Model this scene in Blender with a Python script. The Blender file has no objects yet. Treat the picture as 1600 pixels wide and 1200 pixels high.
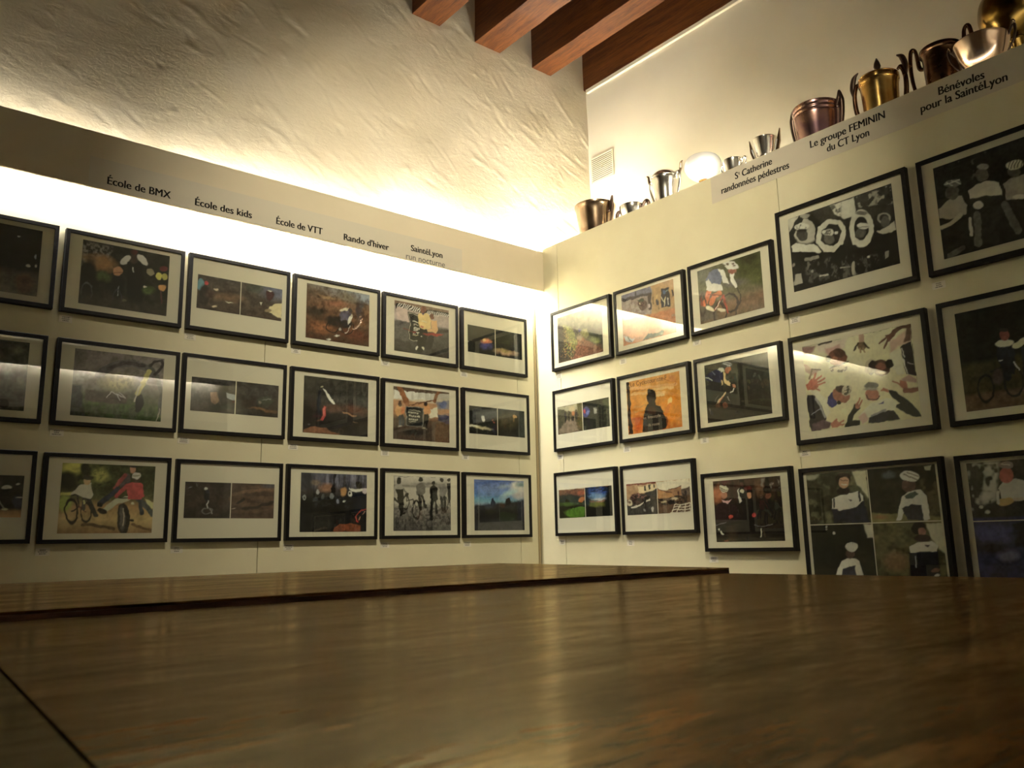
import bpy, bmesh, math, random
import numpy as np
from mathutils import Vector, Matrix

# ------------------------------------------------------------------ camera, world, exposure
scene = bpy.context.scene
COL = scene.collection
FPX = 1292.5                                   # focal length in pixels of a 1600 x 1200 frame
ZO = 0.913                                     # floor is z = 0; table tops stand at 0.75 m
CAM = np.array([-3.3107, -3.7925, -0.0849 + ZO])
yaw, pit, rol = (math.radians(a) for a in (50.57128, 10.91504, -1.18040))
_f = np.array([math.cos(pit) * math.cos(yaw), math.cos(pit) * math.sin(yaw), math.sin(pit)])
_r = np.array([math.sin(yaw), -math.cos(yaw), 0.0])
_u = np.cross(_r, _f)
RIGHT = math.cos(rol) * _r + math.sin(rol) * _u
UP = -math.sin(rol) * _r + math.cos(rol) * _u
FWD = _f
cd = bpy.data.cameras.new('camera')
cam = bpy.data.objects.new('camera', cd)
COL.objects.link(cam)
cd.sensor_width = 36.0
cd.lens = 36.0 * FPX / 1600.0
cd.clip_start = 0.02
cd.dof.use_dof = True
cd.dof.focus_distance = 4.2
cd.dof.aperture_fstop = 14.0
cam.matrix_world = Matrix(((RIGHT[0], UP[0], -FWD[0], CAM[0]),
                           (RIGHT[1], UP[1], -FWD[1], CAM[1]),
                           (RIGHT[2], UP[2], -FWD[2], CAM[2]), (0, 0, 0, 1)))
scene.camera = cam

world = bpy.data.worlds.new('world')
scene.world = world
world.use_nodes = True
world.node_tree.nodes['Background'].inputs[0].default_value = (1.0, 0.85, 0.62, 1)
world.node_tree.nodes['Background'].inputs[1].default_value = 0.0003
scene.view_settings.view_transform = 'Standard'
scene.view_settings.look = 'None'
scene.view_settings.exposure = 0.0
scene.view_settings.gamma = 1.0
scene.view_settings.use_curve_mapping = False
scene.cycles.use_denoising = True
scene.cycles.max_bounces = 10
scene.cycles.diffuse_bounces = 6
scene.cycles.sample_clamp_indirect = 90.0

# strength of each run of fluorescent tubes behind the valance, from the corner leftwards
TUBE_LEN = 1.12
TUBES_DOWN = [370, 290, 145, 68]
TUBES_UP = [105, 38, 22, 10]
TUBES_OPPOSITE = [115, 110, 0.5]
TUBES_LEDGE = [700]
TUBES_RIGHT = [72, 55, 12]
SPOTS = [425]                                  # watts of the unseen spot added to brighten the corner
SPOT_SIZE = 78
SPOT_COLOR = (0.985, 0.87, 0.62)


# ------------------------------------------------------------------ pixel -> wall helpers
def ray(x, y):
    return FWD * FPX + RIGHT * (x - 800) - UP * (y - 600)


def on_y(x, y, y0=0.0):                         # point of the left wall's plane seen at a pixel
    d = ray(x, y)
    return CAM + d * ((y0 - CAM[1]) / d[1])


def on_x(x, y, x0=0.0):                         # the same for the right wall
    d = ray(x, y)
    return CAM + d * ((x0 - CAM[0]) / d[0])


def on_z(x, y, z0):
    d = ray(x, y)
    return CAM + d * ((z0 - CAM[2]) / d[2])


def to_px(P):                                   # array (..., 3) -> pixel x, y
    d = P - CAM
    Z = d @ FWD
    return 800 + FPX * (d @ RIGHT) / Z, 600 - FPX * (d @ UP) / Z


# ------------------------------------------------------------------ object helpers
def tag(o, label=None, cat=None, group=None, kind=None):
    if label: o['label'] = label
    if cat: o['category'] = cat
    if group: o['group'] = group
    if kind: o['kind'] = kind
    return o


def empty(name, loc, rz=0.0):
    o = bpy.data.objects.new(name, None)
    o.empty_display_size = 0.05
    COL.objects.link(o)
    o.location = loc
    o.rotation_euler = (0, 0, rz)
    return o


def link(name, me, mat, parent=None, smooth=False):
    o = bpy.data.objects.new(name, me)
    COL.objects.link(o)
    if mat: me.materials.append(mat)
    if parent: o.parent = parent
    if smooth:
        me.polygons.foreach_set('use_smooth', [True] * len(me.polygons))
    return o


def build(name, bm, mat, parent=None, smooth=False):
    bmesh.ops.recalc_face_normals(bm, faces=bm.faces)
    me = bpy.data.meshes.new(name)
    bm.to_mesh(me)
    bm.free()
    return link(name, me, mat, parent, smooth)


def box(bm, x0, x1, y0, y1, z0, z1):
    v = [bm.verts.new((x, y, z)) for z in (z0, z1) for y in (y0, y1) for x in (x0, x1)]
    for f in ((0, 2, 3, 1), (4, 5, 7, 6), (0, 1, 5, 4), (2, 6, 7, 3), (0, 4, 6, 2), (1, 3, 7, 5)):
        bm.faces.new([v[i] for i in f])
    return v


def prism(bm, pts, z0, z1):                     # vertical prism over a polygon
    a = [bm.verts.new((p[0], p[1], z0)) for p in pts]
    b = [bm.verts.new((p[0], p[1], z1)) for p in pts]
    n = len(pts)
    bm.faces.new(a[::-1]); bm.faces.new(b)
    for i in range(n):
        bm.faces.new((a[i], a[(i + 1) % n], b[(i + 1) % n], b[i]))


def bevel(bm, w, seg=2):
    bmesh.ops.bevel(bm, geom=list(bm.edges), offset=w, segments=seg, profile=0.5, affect='EDGES')


def lathe(bm, prof, n=48):                      # prof: (radius, z) from inside bottom to outside bottom
    rings = []
    for r, z in prof:
        if r < 1e-5:
            rings.append([bm.verts.new((0, 0, z))])
        else:
            rings.append([bm.verts.new((r * math.cos(2 * math.pi * i / n), r * math.sin(2 * math.pi * i / n), z)) for i in range(n)])
    for a, b in zip(rings, rings[1:]):
        for i in range(n):
            j = (i + 1) % n
            if len(a) == 1 and len(b) == 1: continue
            if len(a) == 1: bm.faces.new((a[0], b[i], b[j]))
            elif len(b) == 1: bm.faces.new((a[i], a[j], b[0]))
            else: bm.faces.new((a[i], a[j], b[j], b[i]))


def spline(pts, n=8):                           # Catmull-Rom through points
    P = [np.array(p, float) for p in pts]
    P = [2 * P[0] - P[1]] + P + [2 * P[-1] - P[-2]]
    out = []
    for i in range(1, len(P) - 2):
        for k in range(n):
            t = k / n
            a, b, c, d = P[i - 1], P[i], P[i + 1], P[i + 2]
            out.append(0.5 * ((2 * b) + (c - a) * t + (2 * a - 5 * b + 4 * c - d) * t * t + (3 * b - a - 3 * c + d) * t ** 3))
    out.append(P[-2])
    return out


def tube(bm, pts, radii, seg=10, flat=1.0):     # swept round (or flattened across x) tube
    pts = [Vector(p) for p in pts]
    n = len(pts)
    if not hasattr(radii, '__len__'): radii = [radii] * n
    elif len(radii) != n:
        radii = list(np.interp(np.linspace(0, 1, n), np.linspace(0, 1, len(radii)), radii))
    rings = []
    for i, p in enumerate(pts):
        t = (pts[min(i + 1, n - 1)] - pts[max(i - 1, 0)]).normalized()
        side = Vector((1, 0, 0))
        if abs(t.dot(side)) > 0.95: side = Vector((0, 1, 0))
        b = t.cross(side).normalized()
        s = b.cross(t).normalized()
        rings.append([bm.verts.new(p + (s * math.cos(2 * math.pi * k / seg) * flat + b * math.sin(2 * math.pi * k / seg)) * radii[i]) for k in range(seg)])
    for a, b in zip(rings, rings[1:]):
        for k in range(seg):
            bm.faces.new((a[k], a[(k + 1) % seg], b[(k + 1) % seg], b[k]))
    bm.faces.new(rings[0][::-1]); bm.faces.new(rings[-1])


# ------------------------------------------------------------------ materials
def lin(c):
    c = np.asarray(c, float) / 255.0
    return np.where(c <= 0.04045, c / 12.92, ((c + 0.055) / 1.055) ** 2.4)


class NT:
    def __init__(self, name):
        self.m = bpy.data.materials.new(name)
        self.m.use_nodes = True
        self.t = self.m.node_tree
        self.b = self.t.nodes['Principled BSDF']
        self.out = self.t.nodes['Material Output']

    def n(self, kind, **kw):
        x = self.t.nodes.new(kind)
        for k, v in kw.items():
            if k in x.inputs: x.inputs[k].default_value = v
            else: setattr(x, k, v)
        return x

    def l(self, a, b):
        self.t.links.new(a, b)


def plain(name, col, rough=0.5, metal=0.0, **kw):
    m = NT(name)
    m.b.inputs['Base Color'].default_value = (*col, 1)
    m.b.inputs['Roughness'].default_value = rough
    m.b.inputs['Metallic'].default_value = metal
    for k, v in kw.items(): m.b.inputs[k].default_value = v
    return m.m


def coords(m, scale, rot=(0, 0, 0)):
    tc = m.n('ShaderNodeTexCoord')
    mp = m.n('ShaderNodeMapping')
    mp.inputs['Scale'].default_value = scale
    mp.inputs['Rotation'].default_value = rot
    m.l(tc.outputs['Object'], mp.inputs['Vector'])
    return mp.outputs['Vector']


def noise(m, vec, scale, detail=4, rough=0.55, dist=0.0):
    x = m.n('ShaderNodeTexNoise')
    x.inputs['Scale'].default_value = scale
    x.inputs['Detail'].default_value = detail
    x.inputs['Roughness'].default_value = rough
    x.inputs['Distortion'].default_value = dist
    if vec is not None: m.l(vec, x.inputs['Vector'])
    return x.outputs['Fac']


def ramp(m, fac, stops):
    x = m.n('ShaderNodeValToRGB')
    e = x.color_ramp.elements
    while len(e) < len(stops): e.new(0.5)
    for s, (p, c) in zip(e, stops):
        s.position = p
        s.color = (*c, 1) if len(c) == 3 else c
    m.l(fac, x.inputs['Fac'])
    return x.outputs['Color']


def bump(m, h, strength, dist, prev=None):
    x = m.n('ShaderNodeBump')
    x.inputs['Strength'].default_value = strength
    x.inputs['Distance'].default_value = dist
    m.l(h, x.inputs['Height'])
    if prev is not None: m.l(prev, x.inputs['Normal'])
    return x.outputs['Normal']


def cream_panel(name, a, b, rough=0.62):
    m = NT(name)
    v = coords(m, (1, 1, 1))
    m.l(ramp(m, noise(m, v, 3.0, 6), [(0.3, a), (0.7, b)]), m.b.inputs['Base Color'])
    m.b.inputs['Roughness'].default_value = rough
    m.l(bump(m, noise(m, v, 90, 5), 0.12, 0.002), m.b.inputs['Normal'])
    return m.m


def plaster_mat():
    m = NT('rough_plaster')
    v = coords(m, (1, 1, 1))
    vd = coords(m, (1.0, 1.0, 1.9), (0, math.radians(-32), 0))      # trowel strokes running down to the right
    m.l(ramp(m, noise(m, v, 2.2, 6), [(0.3, (0.70, 0.63, 0.49)), (0.7, (0.78, 0.715, 0.58))]), m.b.inputs['Base Color'])
    m.b.inputs['Roughness'].default_value = 0.75
    n1 = bump(m, noise(m, vd, 5.5, 5, 0.55, 0.6), 0.26, 0.014)
    n2 = bump(m, noise(m, vd, 26, 6, 0.62, 0.8), 0.40, 0.006, n1)
    m.l(bump(m, noise(m, v, 120, 4), 0.2, 0.0014, n2), m.b.inputs['Normal'])
    return m.m


def wood_mat(name, cols, scale, rough, coat, bstr=0.12, stain=None):
    m = NT(name)
    v = coords(m, scale)
    g1 = noise(m, v, 3.0, 8, 0.6, 0.9)
    g2 = noise(m, coords(m, (scale[0] * 2.2, scale[1] * 3.5, scale[2] * 3.5)), 6.0, 6, 0.65, 0.3)
    mx = m.n('ShaderNodeMath', operation='ADD'); mx.inputs[1].default_value = 0.0
    s = m.n('ShaderNodeMath', operation='MULTIPLY'); s.inputs[1].default_value = 0.45
    m.l(g2, s.inputs[0])
    s1 = m.n('ShaderNodeMath', operation='MULTIPLY'); s1.inputs[1].default_value = 0.55
    m.l(g1, s1.inputs[0])
    m.l(s1.outputs[0], mx.inputs[0]); m.l(s.outputs[0], mx.inputs[1])
    c = ramp(m, mx.outputs[0], [(0.38, cols[0]), (0.5, cols[1]), (0.62, cols[2])])
    if stain:                                    # small dark knots and dents drawn out along the grain
        k = noise(m, coords(m, (scale[0] * 1.0, scale[1] * 0.62, 1)), 4.3, 3, 0.5, 0.2)
        kr = ramp(m, k, [(0.66, (0, 0, 0)), (0.74, (1, 1, 1))])
        mixn = m.n('ShaderNodeMix', data_type='RGBA')
        m.l(kr, mixn.inputs[0]); m.l(c, mixn.inputs[6]); mixn.inputs[7].default_value = (*stain, 1)
        c = mixn.outputs[2]
    m.l(c, m.b.inputs['Base Color'])
    rr = m.n('ShaderNodeMapRange')
    rr.inputs['To Min'].default_value = rough * 0.75
    rr.inputs['To Max'].default_value = rough * 1.3
    m.l(g2, rr.inputs['Value']); m.l(rr.outputs[0], m.b.inputs['Roughness'])
    m.b.inputs['Specular IOR Level'].default_value = 0.3
    m.b.inputs['Coat Weight'].default_value = coat
    m.b.inputs['Coat Roughness'].default_value = 0.12
    nb = bump(m, g2, bstr, 0.003)
    m.l(nb, m.b.inputs['Normal'])
    return m.m


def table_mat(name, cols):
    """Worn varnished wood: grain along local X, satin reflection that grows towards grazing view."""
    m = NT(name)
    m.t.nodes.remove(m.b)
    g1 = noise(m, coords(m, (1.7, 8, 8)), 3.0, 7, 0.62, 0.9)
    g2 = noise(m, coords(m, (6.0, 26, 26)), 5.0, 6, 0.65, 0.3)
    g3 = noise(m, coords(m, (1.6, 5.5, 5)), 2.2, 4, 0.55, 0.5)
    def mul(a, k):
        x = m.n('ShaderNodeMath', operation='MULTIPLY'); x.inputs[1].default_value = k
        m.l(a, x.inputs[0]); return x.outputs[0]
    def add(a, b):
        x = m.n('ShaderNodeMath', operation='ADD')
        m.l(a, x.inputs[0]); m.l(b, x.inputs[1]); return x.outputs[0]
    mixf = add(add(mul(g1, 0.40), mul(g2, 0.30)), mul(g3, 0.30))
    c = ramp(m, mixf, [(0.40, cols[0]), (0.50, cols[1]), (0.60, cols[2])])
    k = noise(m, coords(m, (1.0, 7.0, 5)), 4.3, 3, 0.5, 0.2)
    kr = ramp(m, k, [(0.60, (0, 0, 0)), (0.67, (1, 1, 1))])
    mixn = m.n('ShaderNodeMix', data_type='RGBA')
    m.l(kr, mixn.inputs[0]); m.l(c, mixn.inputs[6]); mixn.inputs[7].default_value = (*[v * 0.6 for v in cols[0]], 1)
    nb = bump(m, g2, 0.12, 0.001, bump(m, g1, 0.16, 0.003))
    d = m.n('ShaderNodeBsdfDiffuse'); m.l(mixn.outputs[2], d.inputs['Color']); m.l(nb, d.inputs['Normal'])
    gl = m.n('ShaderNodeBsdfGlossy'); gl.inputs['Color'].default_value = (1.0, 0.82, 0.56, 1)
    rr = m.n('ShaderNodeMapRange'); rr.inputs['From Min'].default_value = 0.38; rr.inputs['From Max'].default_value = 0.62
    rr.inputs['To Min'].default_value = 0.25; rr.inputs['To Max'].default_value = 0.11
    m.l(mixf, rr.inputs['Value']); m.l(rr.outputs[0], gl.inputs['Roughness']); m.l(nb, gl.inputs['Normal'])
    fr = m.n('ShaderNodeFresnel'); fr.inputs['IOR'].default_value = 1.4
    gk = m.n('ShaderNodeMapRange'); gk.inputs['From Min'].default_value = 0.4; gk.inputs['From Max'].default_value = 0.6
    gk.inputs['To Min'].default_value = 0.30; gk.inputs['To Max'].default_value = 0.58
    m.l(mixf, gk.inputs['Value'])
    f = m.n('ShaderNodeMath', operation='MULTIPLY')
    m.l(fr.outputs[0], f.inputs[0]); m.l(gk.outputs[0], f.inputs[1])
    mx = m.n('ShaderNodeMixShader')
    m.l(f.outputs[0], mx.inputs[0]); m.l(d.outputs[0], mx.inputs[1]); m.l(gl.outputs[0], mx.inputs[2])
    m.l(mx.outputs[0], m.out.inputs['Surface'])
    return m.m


def metal_mat(name, a, b, rough, sc=9.0):
    m = NT(name)
    v = coords(m, (1, 1, 1))
    f = noise(m, v, sc, 5, 0.55, 0.8)
    m.l(ramp(m, f, [(0.35, a), (0.65, b)]), m.b.inputs['Base Color'])
    m.b.inputs['Metallic'].default_value = 1.0
    rr = m.n('ShaderNodeMapRange')
    rr.inputs['To Min'].default_value = rough * 0.6
    rr.inputs['To Max'].default_value = rough * 1.5
    m.l(f, rr.inputs['Value']); m.l(rr.outputs[0], m.b.inputs['Roughness'])
    m.l(bump(m, noise(m, v, 28, 3), 0.05, 0.003), m.b.inputs['Normal'])
    return m.m


def glass_mat():                                 # picture glass: clear, with mirror reflection off its front face
    m = NT('picture_glass')
    fr = m.n('ShaderNodeFresnel'); fr.inputs['IOR'].default_value = 1.52
    geo = m.n('ShaderNodeNewGeometry')
    inv = m.n('ShaderNodeMath', operation='SUBTRACT'); inv.inputs[0].default_value = 1.0
    m.l(geo.outputs['Backfacing'], inv.inputs[1])
    mul = m.n('ShaderNodeMath', operation='MULTIPLY')
    m.l(fr.outputs[0], mul.inputs[0]); m.l(inv.outputs[0], mul.inputs[1])
    mul2 = m.n('ShaderNodeMath', operation='MULTIPLY'); mul2.inputs[1].default_value = 2.0
    mul2.use_clamp = True
    m.l(mul.outputs[0], mul2.inputs[0])
    tr = m.n('ShaderNodeBsdfTransparent'); tr.inputs[0].default_value = (0.97, 0.98, 0.96, 1)
    gl = m.n('ShaderNodeBsdfGlossy'); gl.inputs['Roughness'].default_value = 0.0
    mix = m.n('ShaderNodeMixShader')
    m.l(mul2.outputs[0], mix.inputs[0]); m.l(tr.outputs[0], mix.inputs[1]); m.l(gl.outputs[0], mix.inputs[2])
    m.l(mix.outputs[0], m.out.inputs['Surface'])
    return m.m


def emit_mat(name, col, strength):
    m = NT(name)
    e = m.n('ShaderNodeEmission')
    e.inputs[0].default_value = (*col, 1)
    e.inputs[1].default_value = strength
    m.l(e.outputs[0], m.out.inputs['Surface'])
    return m.m


def paper_mat():
    m = NT('photo_paper')
    a = m.n('ShaderNodeAttribute'); a.attribute_name = 'Col'
    m.l(a.outputs['Color'], m.b.inputs['Base Color'])
    m.b.inputs['Roughness'].default_value = 0.45
    m.b.inputs['Specular IOR Level'].default_value = 0.3
    return m.m


M = dict(
    panel=cream_panel('cream_panel', (0.675, 0.635, 0.445), (0.735, 0.70, 0.51)),
    valance=cream_panel('cream_board', (0.70, 0.63, 0.48), (0.75, 0.68, 0.53)),
    smooth=cream_panel('smooth_plaster', (0.74, 0.69, 0.57), (0.78, 0.73, 0.61), 0.8),
    plaster=plaster_mat(),
    dark_wall=cream_panel('brown_wall', (0.16, 0.12, 0.07), (0.20, 0.15, 0.09), 0.8),
    dark_board=plain('brown_board', (0.10, 0.06, 0.035), 0.5),
    seam=plain('seam_shadow_gap', (0.06, 0.045, 0.03), 0.8),
    post=plain('corner_post', (0.42, 0.34, 0.2), 0.6),
    beam=wood_mat('red_brown_beam', [(0.045, 0.0125, 0.003), (0.11, 0.034, 0.0075), (0.165, 0.057, 0.012)], (9, 0.7, 9), 0.5, 0.0),
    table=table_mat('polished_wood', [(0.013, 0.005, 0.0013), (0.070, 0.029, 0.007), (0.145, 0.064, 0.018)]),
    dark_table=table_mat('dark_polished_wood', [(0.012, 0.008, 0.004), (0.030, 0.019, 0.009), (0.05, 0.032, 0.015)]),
    table_edge=wood_mat('dark_edge_wood', [(0.02, 0.007, 0.003), (0.05, 0.016, 0.007), (0.07, 0.024, 0.01)], (1.3, 9, 9), 0.35, 0.0),
    floor=wood_mat('dark_floor', [(0.03, 0.018, 0.01), (0.05, 0.03, 0.016), (0.07, 0.042, 0.022)], (1, 7, 7), 0.4, 0.0),
    black=plain('black_lacquer', (0.004, 0.003, 0.003), 0.5, **{'Specular IOR Level': 0.25}),
    ceiling=plain('dark_ceiling_boards', (0.06, 0.035, 0.02), 0.7),
    back_wall=cream_panel('cream_back_wall', (0.56, 0.52, 0.40), (0.60, 0.56, 0.44)),
    mat=plain('mat_board', (0.80, 0.76, 0.66), 0.8),
    glass=glass_mat(),
    paper=paper_mat(),
    card=plain('white_card', (0.78, 0.75, 0.66), 0.6),
    ink=plain('black_ink', (0.012, 0.01, 0.012), 0.6),
    grey_ink=plain('grey_ink', (0.10, 0.10, 0.10), 0.6),
    brown_ink=plain('brown_ink', (0.16, 0.07, 0.03), 0.6),
    pale_ink=plain('pale_ink', (0.42, 0.33, 0.27), 0.6),
    strip=plain('sign_paper', (0.60, 0.56, 0.47), 0.55),
    strip_grey=plain('sign_film', (0.66, 0.62, 0.52), 0.5),
    white_metal=plain('white_metal', (0.7, 0.66, 0.52), 0.5),
    vent_gap=plain('vent_gap', (0.09, 0.05, 0.025), 0.8),
    silver=metal_mat('bright_silver', (0.80, 0.78, 0.74), (0.92, 0.90, 0.86), 0.16),
    satin=plain('white_satin', (0.80, 0.81, 0.82), 0.25, 0.0),
    old_silver=metal_mat('tarnished_silver', (0.26, 0.17, 0.11), (0.50, 0.38, 0.27), 0.20, 6),
    dark_metal=metal_mat('blackened_metal', (0.07, 0.045, 0.035), (0.14, 0.10, 0.08), 0.3),
    copper=metal_mat('purple_copper', (0.26, 0.15, 0.19), (0.55, 0.34, 0.24), 0.24, 5),
    gold=metal_mat('old_gold', (0.52, 0.27, 0.07), (0.78, 0.56, 0.20), 0.20, 7),
    bronze=metal_mat('dark_bronze', (0.10, 0.05, 0.03), (0.22, 0.13, 0.07), 0.25, 7),
    rose=metal_mat('rose_silver', (0.66, 0.45, 0.32), (0.82, 0.66, 0.52), 0.20, 6),
    dark_gold=metal_mat('dark_gold', (0.14, 0.085, 0.02), (0.30, 0.19, 0.05), 0.22, 6),
)

# ------------------------------------------------------------------ the room
T = 0.028                                        # the picture frames' depth: wall planes stand T behind their fronts
XL, YB, ZC = -5.6, -5.3, 3.46 + ZO               # far left wall, wall behind the camera, ceiling
XR = 0.612                                       # upper right wall, behind the trophy ledge


def struct(name, bm, mat, smooth=False):
    return tag(build(name, bm, mat, None, smooth), kind='structure')


bm = bmesh.new(); box(bm, XL - 0.1, XR + 0.1, YB - 0.1, 0.2, -0.1, 0.0)
struct('floor', bm, M['floor'])
bm = bmesh.new(); box(bm, XL - 0.1, XR + 0.1, YB - 0.1, 0.2, ZC, ZC + 0.1)
struct('ceiling', bm, M['ceiling'])

# left wall: cream panels with narrow gaps between them, on a dark backing
bm = bmesh.new()
edges = [XL, -4.95, -3.35, -1.735, -0.125, 0.012]
for a, b in zip(edges, edges[1:]):
    box(bm, a + 0.0018, b - 0.0018, T, T + 0.018, 0.0, 1.56 + ZO)
wl = struct('wall_left', bm, M['panel'])
bm = bmesh.new(); box(bm, XL, 0.03, T + 0.019, 0.058, 0.0, 1.56 + ZO)
tag(build('wall_left_backing', bm, M['seam']), kind='structure')
bm = bmesh.new(); box(bm, 0.012, T - 0.0005, T - 0.006, T + 0.018, 0.0, 1.56 + ZO)
tag(build('trim_1', bm, M['post']), kind='structure')

# right wall: panels carrying the ledge
def top_z(y):
    return 1.7445 + ZO


bm = bmesh.new()
ye = [0.02, -0.197, -1.752, -3.36, YB]
for a, b in zip(ye, ye[1:]):
    a2, b2 = a - 0.002, b + 0.002
    p = [(a2, 0.0), (b2, 0.0), (b2, top_z(b2)), (a2, top_z(a2))]
    A = [bm.verts.new((T, y, z)) for y, z in p]
    B = [bm.verts.new((T + 0.02, y, z)) for y, z in p]
    bm.faces.new(A); bm.faces.new(B[::-1])
    for i in range(4):
        bm.faces.new((A[i], B[i], B[(i + 1) % 4], A[(i + 1) % 4]))
wr = struct('wall_right', bm, M['panel'])
LEDGE = 1.625 + ZO
bm = bmesh.new()
box(bm, T + 0.021, XR, YB, 0.055, LEDGE - 0.02, LEDGE)
box(bm, T + 0.021, T + 0.03, YB, 0.055, 0.0, LEDGE - 0.02)
tag(build('trim_2', bm, M['panel']), kind='structure')
bm = bmesh.new()
for b in ye[1:-1]: box(bm, T + 0.012, T + 0.0205, b - 0.0019, b + 0.0019, 0.0, top_z(b) - 0.002)
tag(build('trim_6', bm, M['seam']), kind='structure')
bm = bmesh.new(); box(bm, XR, XR + 0.06, YB, 0.12, LEDGE - 0.4, ZC)
struct('wall_right_upper', bm, M['smooth'])

# rough plaster above the left panels: an uneven, hand-trowelled surface
def vnoise(nx, ny, gx, gy, rng):
    g = rng.random((gy + 2, gx + 2))
    x = np.linspace(0, gx, nx, endpoint=False); y = np.linspace(0, gy, ny, endpoint=False)
    xi = x.astype(int); yi = y.astype(int)
    fx = x - xi; fy = y - yi
    fx = fx * fx * (3 - 2 * fx); fy = fy * fy * (3 - 2 * fy)
    a = g[np.ix_(yi, xi)]; b = g[np.ix_(yi, xi + 1)]; c = g[np.ix_(yi + 1, xi)]; d = g[np.ix_(yi + 1, xi + 1)]
    fx = fx[None, :]; fy = fy[:, None]
    return (a * (1 - fx) + b * fx) * (1 - fy) + (c * (1 - fx) + d * fx) * fy


def grid_mesh(name, P, flip=False):              # P: (ny, nx, 3) array of points
    ny, nx = P.shape[:2]
    me = bpy.data.meshes.new(name)
    me.vertices.add(nx * ny)
    me.vertices.foreach_set('co', P.reshape(-1).astype(np.float32))
    i = np.arange(nx * ny).reshape(ny, nx)
    q = np.stack([i[:-1, :-1], i[:-1, 1:], i[1:, 1:], i[1:, :-1]], -1).reshape(-1, 4)
    if flip: q = q[:, ::-1]
    nf = len(q)
    me.loops.add(nf * 4); me.polygons.add(nf)
    me.loops.foreach_set('vertex_index', q.reshape(-1).astype(np.int32))
    me.polygons.foreach_set('loop_start', np.arange(0, nf * 4, 4, dtype=np.int32))
    me.update(calc_edges=True)
    me.validate()
    return me


rng = np.random.default_rng(11)
nx, nz = 760, 250
xs = np.linspace(XL, XR + 0.02, nx); zs = np.linspace(1.5 + ZO, ZC, nz)
XX, ZZ = np.meshgrid(xs, zs)
H = (vnoise(nx, nz, 9, 4, rng) - 0.5) * 0.022 + (vnoise(nx, nz, 26, 9, rng) - 0.5) * 0.007
# trowel ridges and pits, drawn out along a slope that falls to the right
ca, sa = math.cos(math.radians(-33)), math.sin(math.radians(-33))
for k in range(620):
    cx, cz = rng.uniform(XL, XR), rng.uniform(1.6 + ZO, ZC - 0.25)
    ln, wd = rng.uniform(0.012, 0.085), rng.uniform(0.006, 0.02)
    am = rng.choice([-1, 1], p=[0.45, 0.55]) * rng.uniform(0.001, 0.0042)
    j = rng.uniform(-0.35, 0.35)
    c2, s2 = math.cos(math.atan2(sa, ca) + j), math.sin(math.atan2(sa, ca) + j)
    ix = (np.abs(xs - cx) < 0.45); iz = (np.abs(zs - cz) < 0.35)
    if not ix.any() or not iz.any(): continue
    dx = XX[np.ix_(iz, ix)] - cx; dz = ZZ[np.ix_(iz, ix)] - cz
    u = dx * c2 + dz * s2; v = -dx * s2 + dz * c2
    H[np.ix_(iz, ix)] += am * np.exp(-(u / ln) ** 2 - (v / wd) ** 2)
P = np.stack([XX, 0.062 - H, ZZ], -1)
tag(link('wall_left_upper', grid_mesh('wall_left_upper', P), M['plaster'], None, True), kind='structure')

# walls behind the camera, seen only mirrored in the picture glass
bm = bmesh.new(); box(bm, XL - 0.06, XL, YB, 0.06, 0, ZC); struct('wall_far_left', bm, M['dark_wall'])
bm = bmesh.new(); box(bm, XL, XR, YB - 0.06, YB, 0, ZC); struct('wall_back', bm, M['back_wall'])
bm = bmesh.new(); box(bm, XL, T, YB, YB + 0.03, 1.12 + ZO, 1.30 + ZO); tag(build('trim_3', bm, M['dark_board']), kind='structure')
bm = bmesh.new(); box(bm, XL, T, YB + 0.115, YB + 0.133, 1.70 + ZO, 1.95 + ZO); tag(build('trim_4', bm, M['dark_board']), kind='structure')

# valance board hiding the tubes on the left wall
VY = -0.068
vb = on_x(845, 457.5, T)[2]; vt = on_x(843.3, 396.6, T)[2]
bm = bmesh.new()
box(bm, XL, T, VY, VY + 0.016, vb, vt)
bevel(bm, 0.0012, 1)
v_e = empty('valance_board', (0, VY, vb))
bm2 = bmesh.new(); box(bm2, XL, T - 0.001, VY + 0.017, T - 0.001, 0.5 * (vb + vt) - 0.006, 0.5 * (vb + vt) + 0.006)
for q_ in list(bm.verts) + list(bm2.verts): q_.co -= Vector((0, VY, vb))
build('light_blocker', bm2, M['valance'], v_e)  # unseen board added to keep the lower tubes' light off the plaster
build('front_board', bm, M['valance'], v_e)
v_o = tag(v_e, 'long cream board hiding the light tubes above the left picture wall', 'light cover')

bm = bmesh.new(); box(bm, 0.592, XR, -4.6, 0.05, 3.083 + ZO, 3.1075 + ZO)
tag(build('trim_5', bm, M['smooth']), kind='structure')

# ceiling beams, resting in the plaster wall and running out over the room
BZ = 3.108 + ZO
words = ['the leftmost visible', 'second from the left', 'third from the left, next to the wall beam', 'half sunk into the right wall']
for (x0, x1), w in zip(((-0.865, -0.662), (-0.387, -0.182), (0.100, 0.268), (0.590, 0.70)), words):
    e = empty('ceiling_beam', (0.5 * (x0 + x1), 0.1, BZ))
    tag(e, 'dark red brown wooden ceiling beam, ' + w, 'beam', 'ceiling beams')
    bm = bmesh.new()
    hw = 0.5 * (x1 - x0)
    vs = box(bm, -hw, hw, YB - 0.1, 0.0, 0.0, ZC - BZ - 0.002)
    bmesh.ops.subdivide_edges(bm, edges=[q for q in bm.edges if abs(q.verts[0].co.y - q.verts[1].co.y) > 1], cuts=60)
    rr = random.Random(int(x0 * 100))
    for q in bm.verts:
        if q.co.z < 0.01 and -0.35 > q.co.y > YB + 0.3:
            q.co.z += rr.uniform(-0.003, 0.003); q.co.x += rr.uniform(-0.002, 0.002)
    build('beam_timber', bm, M['beam'], e)

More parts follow.
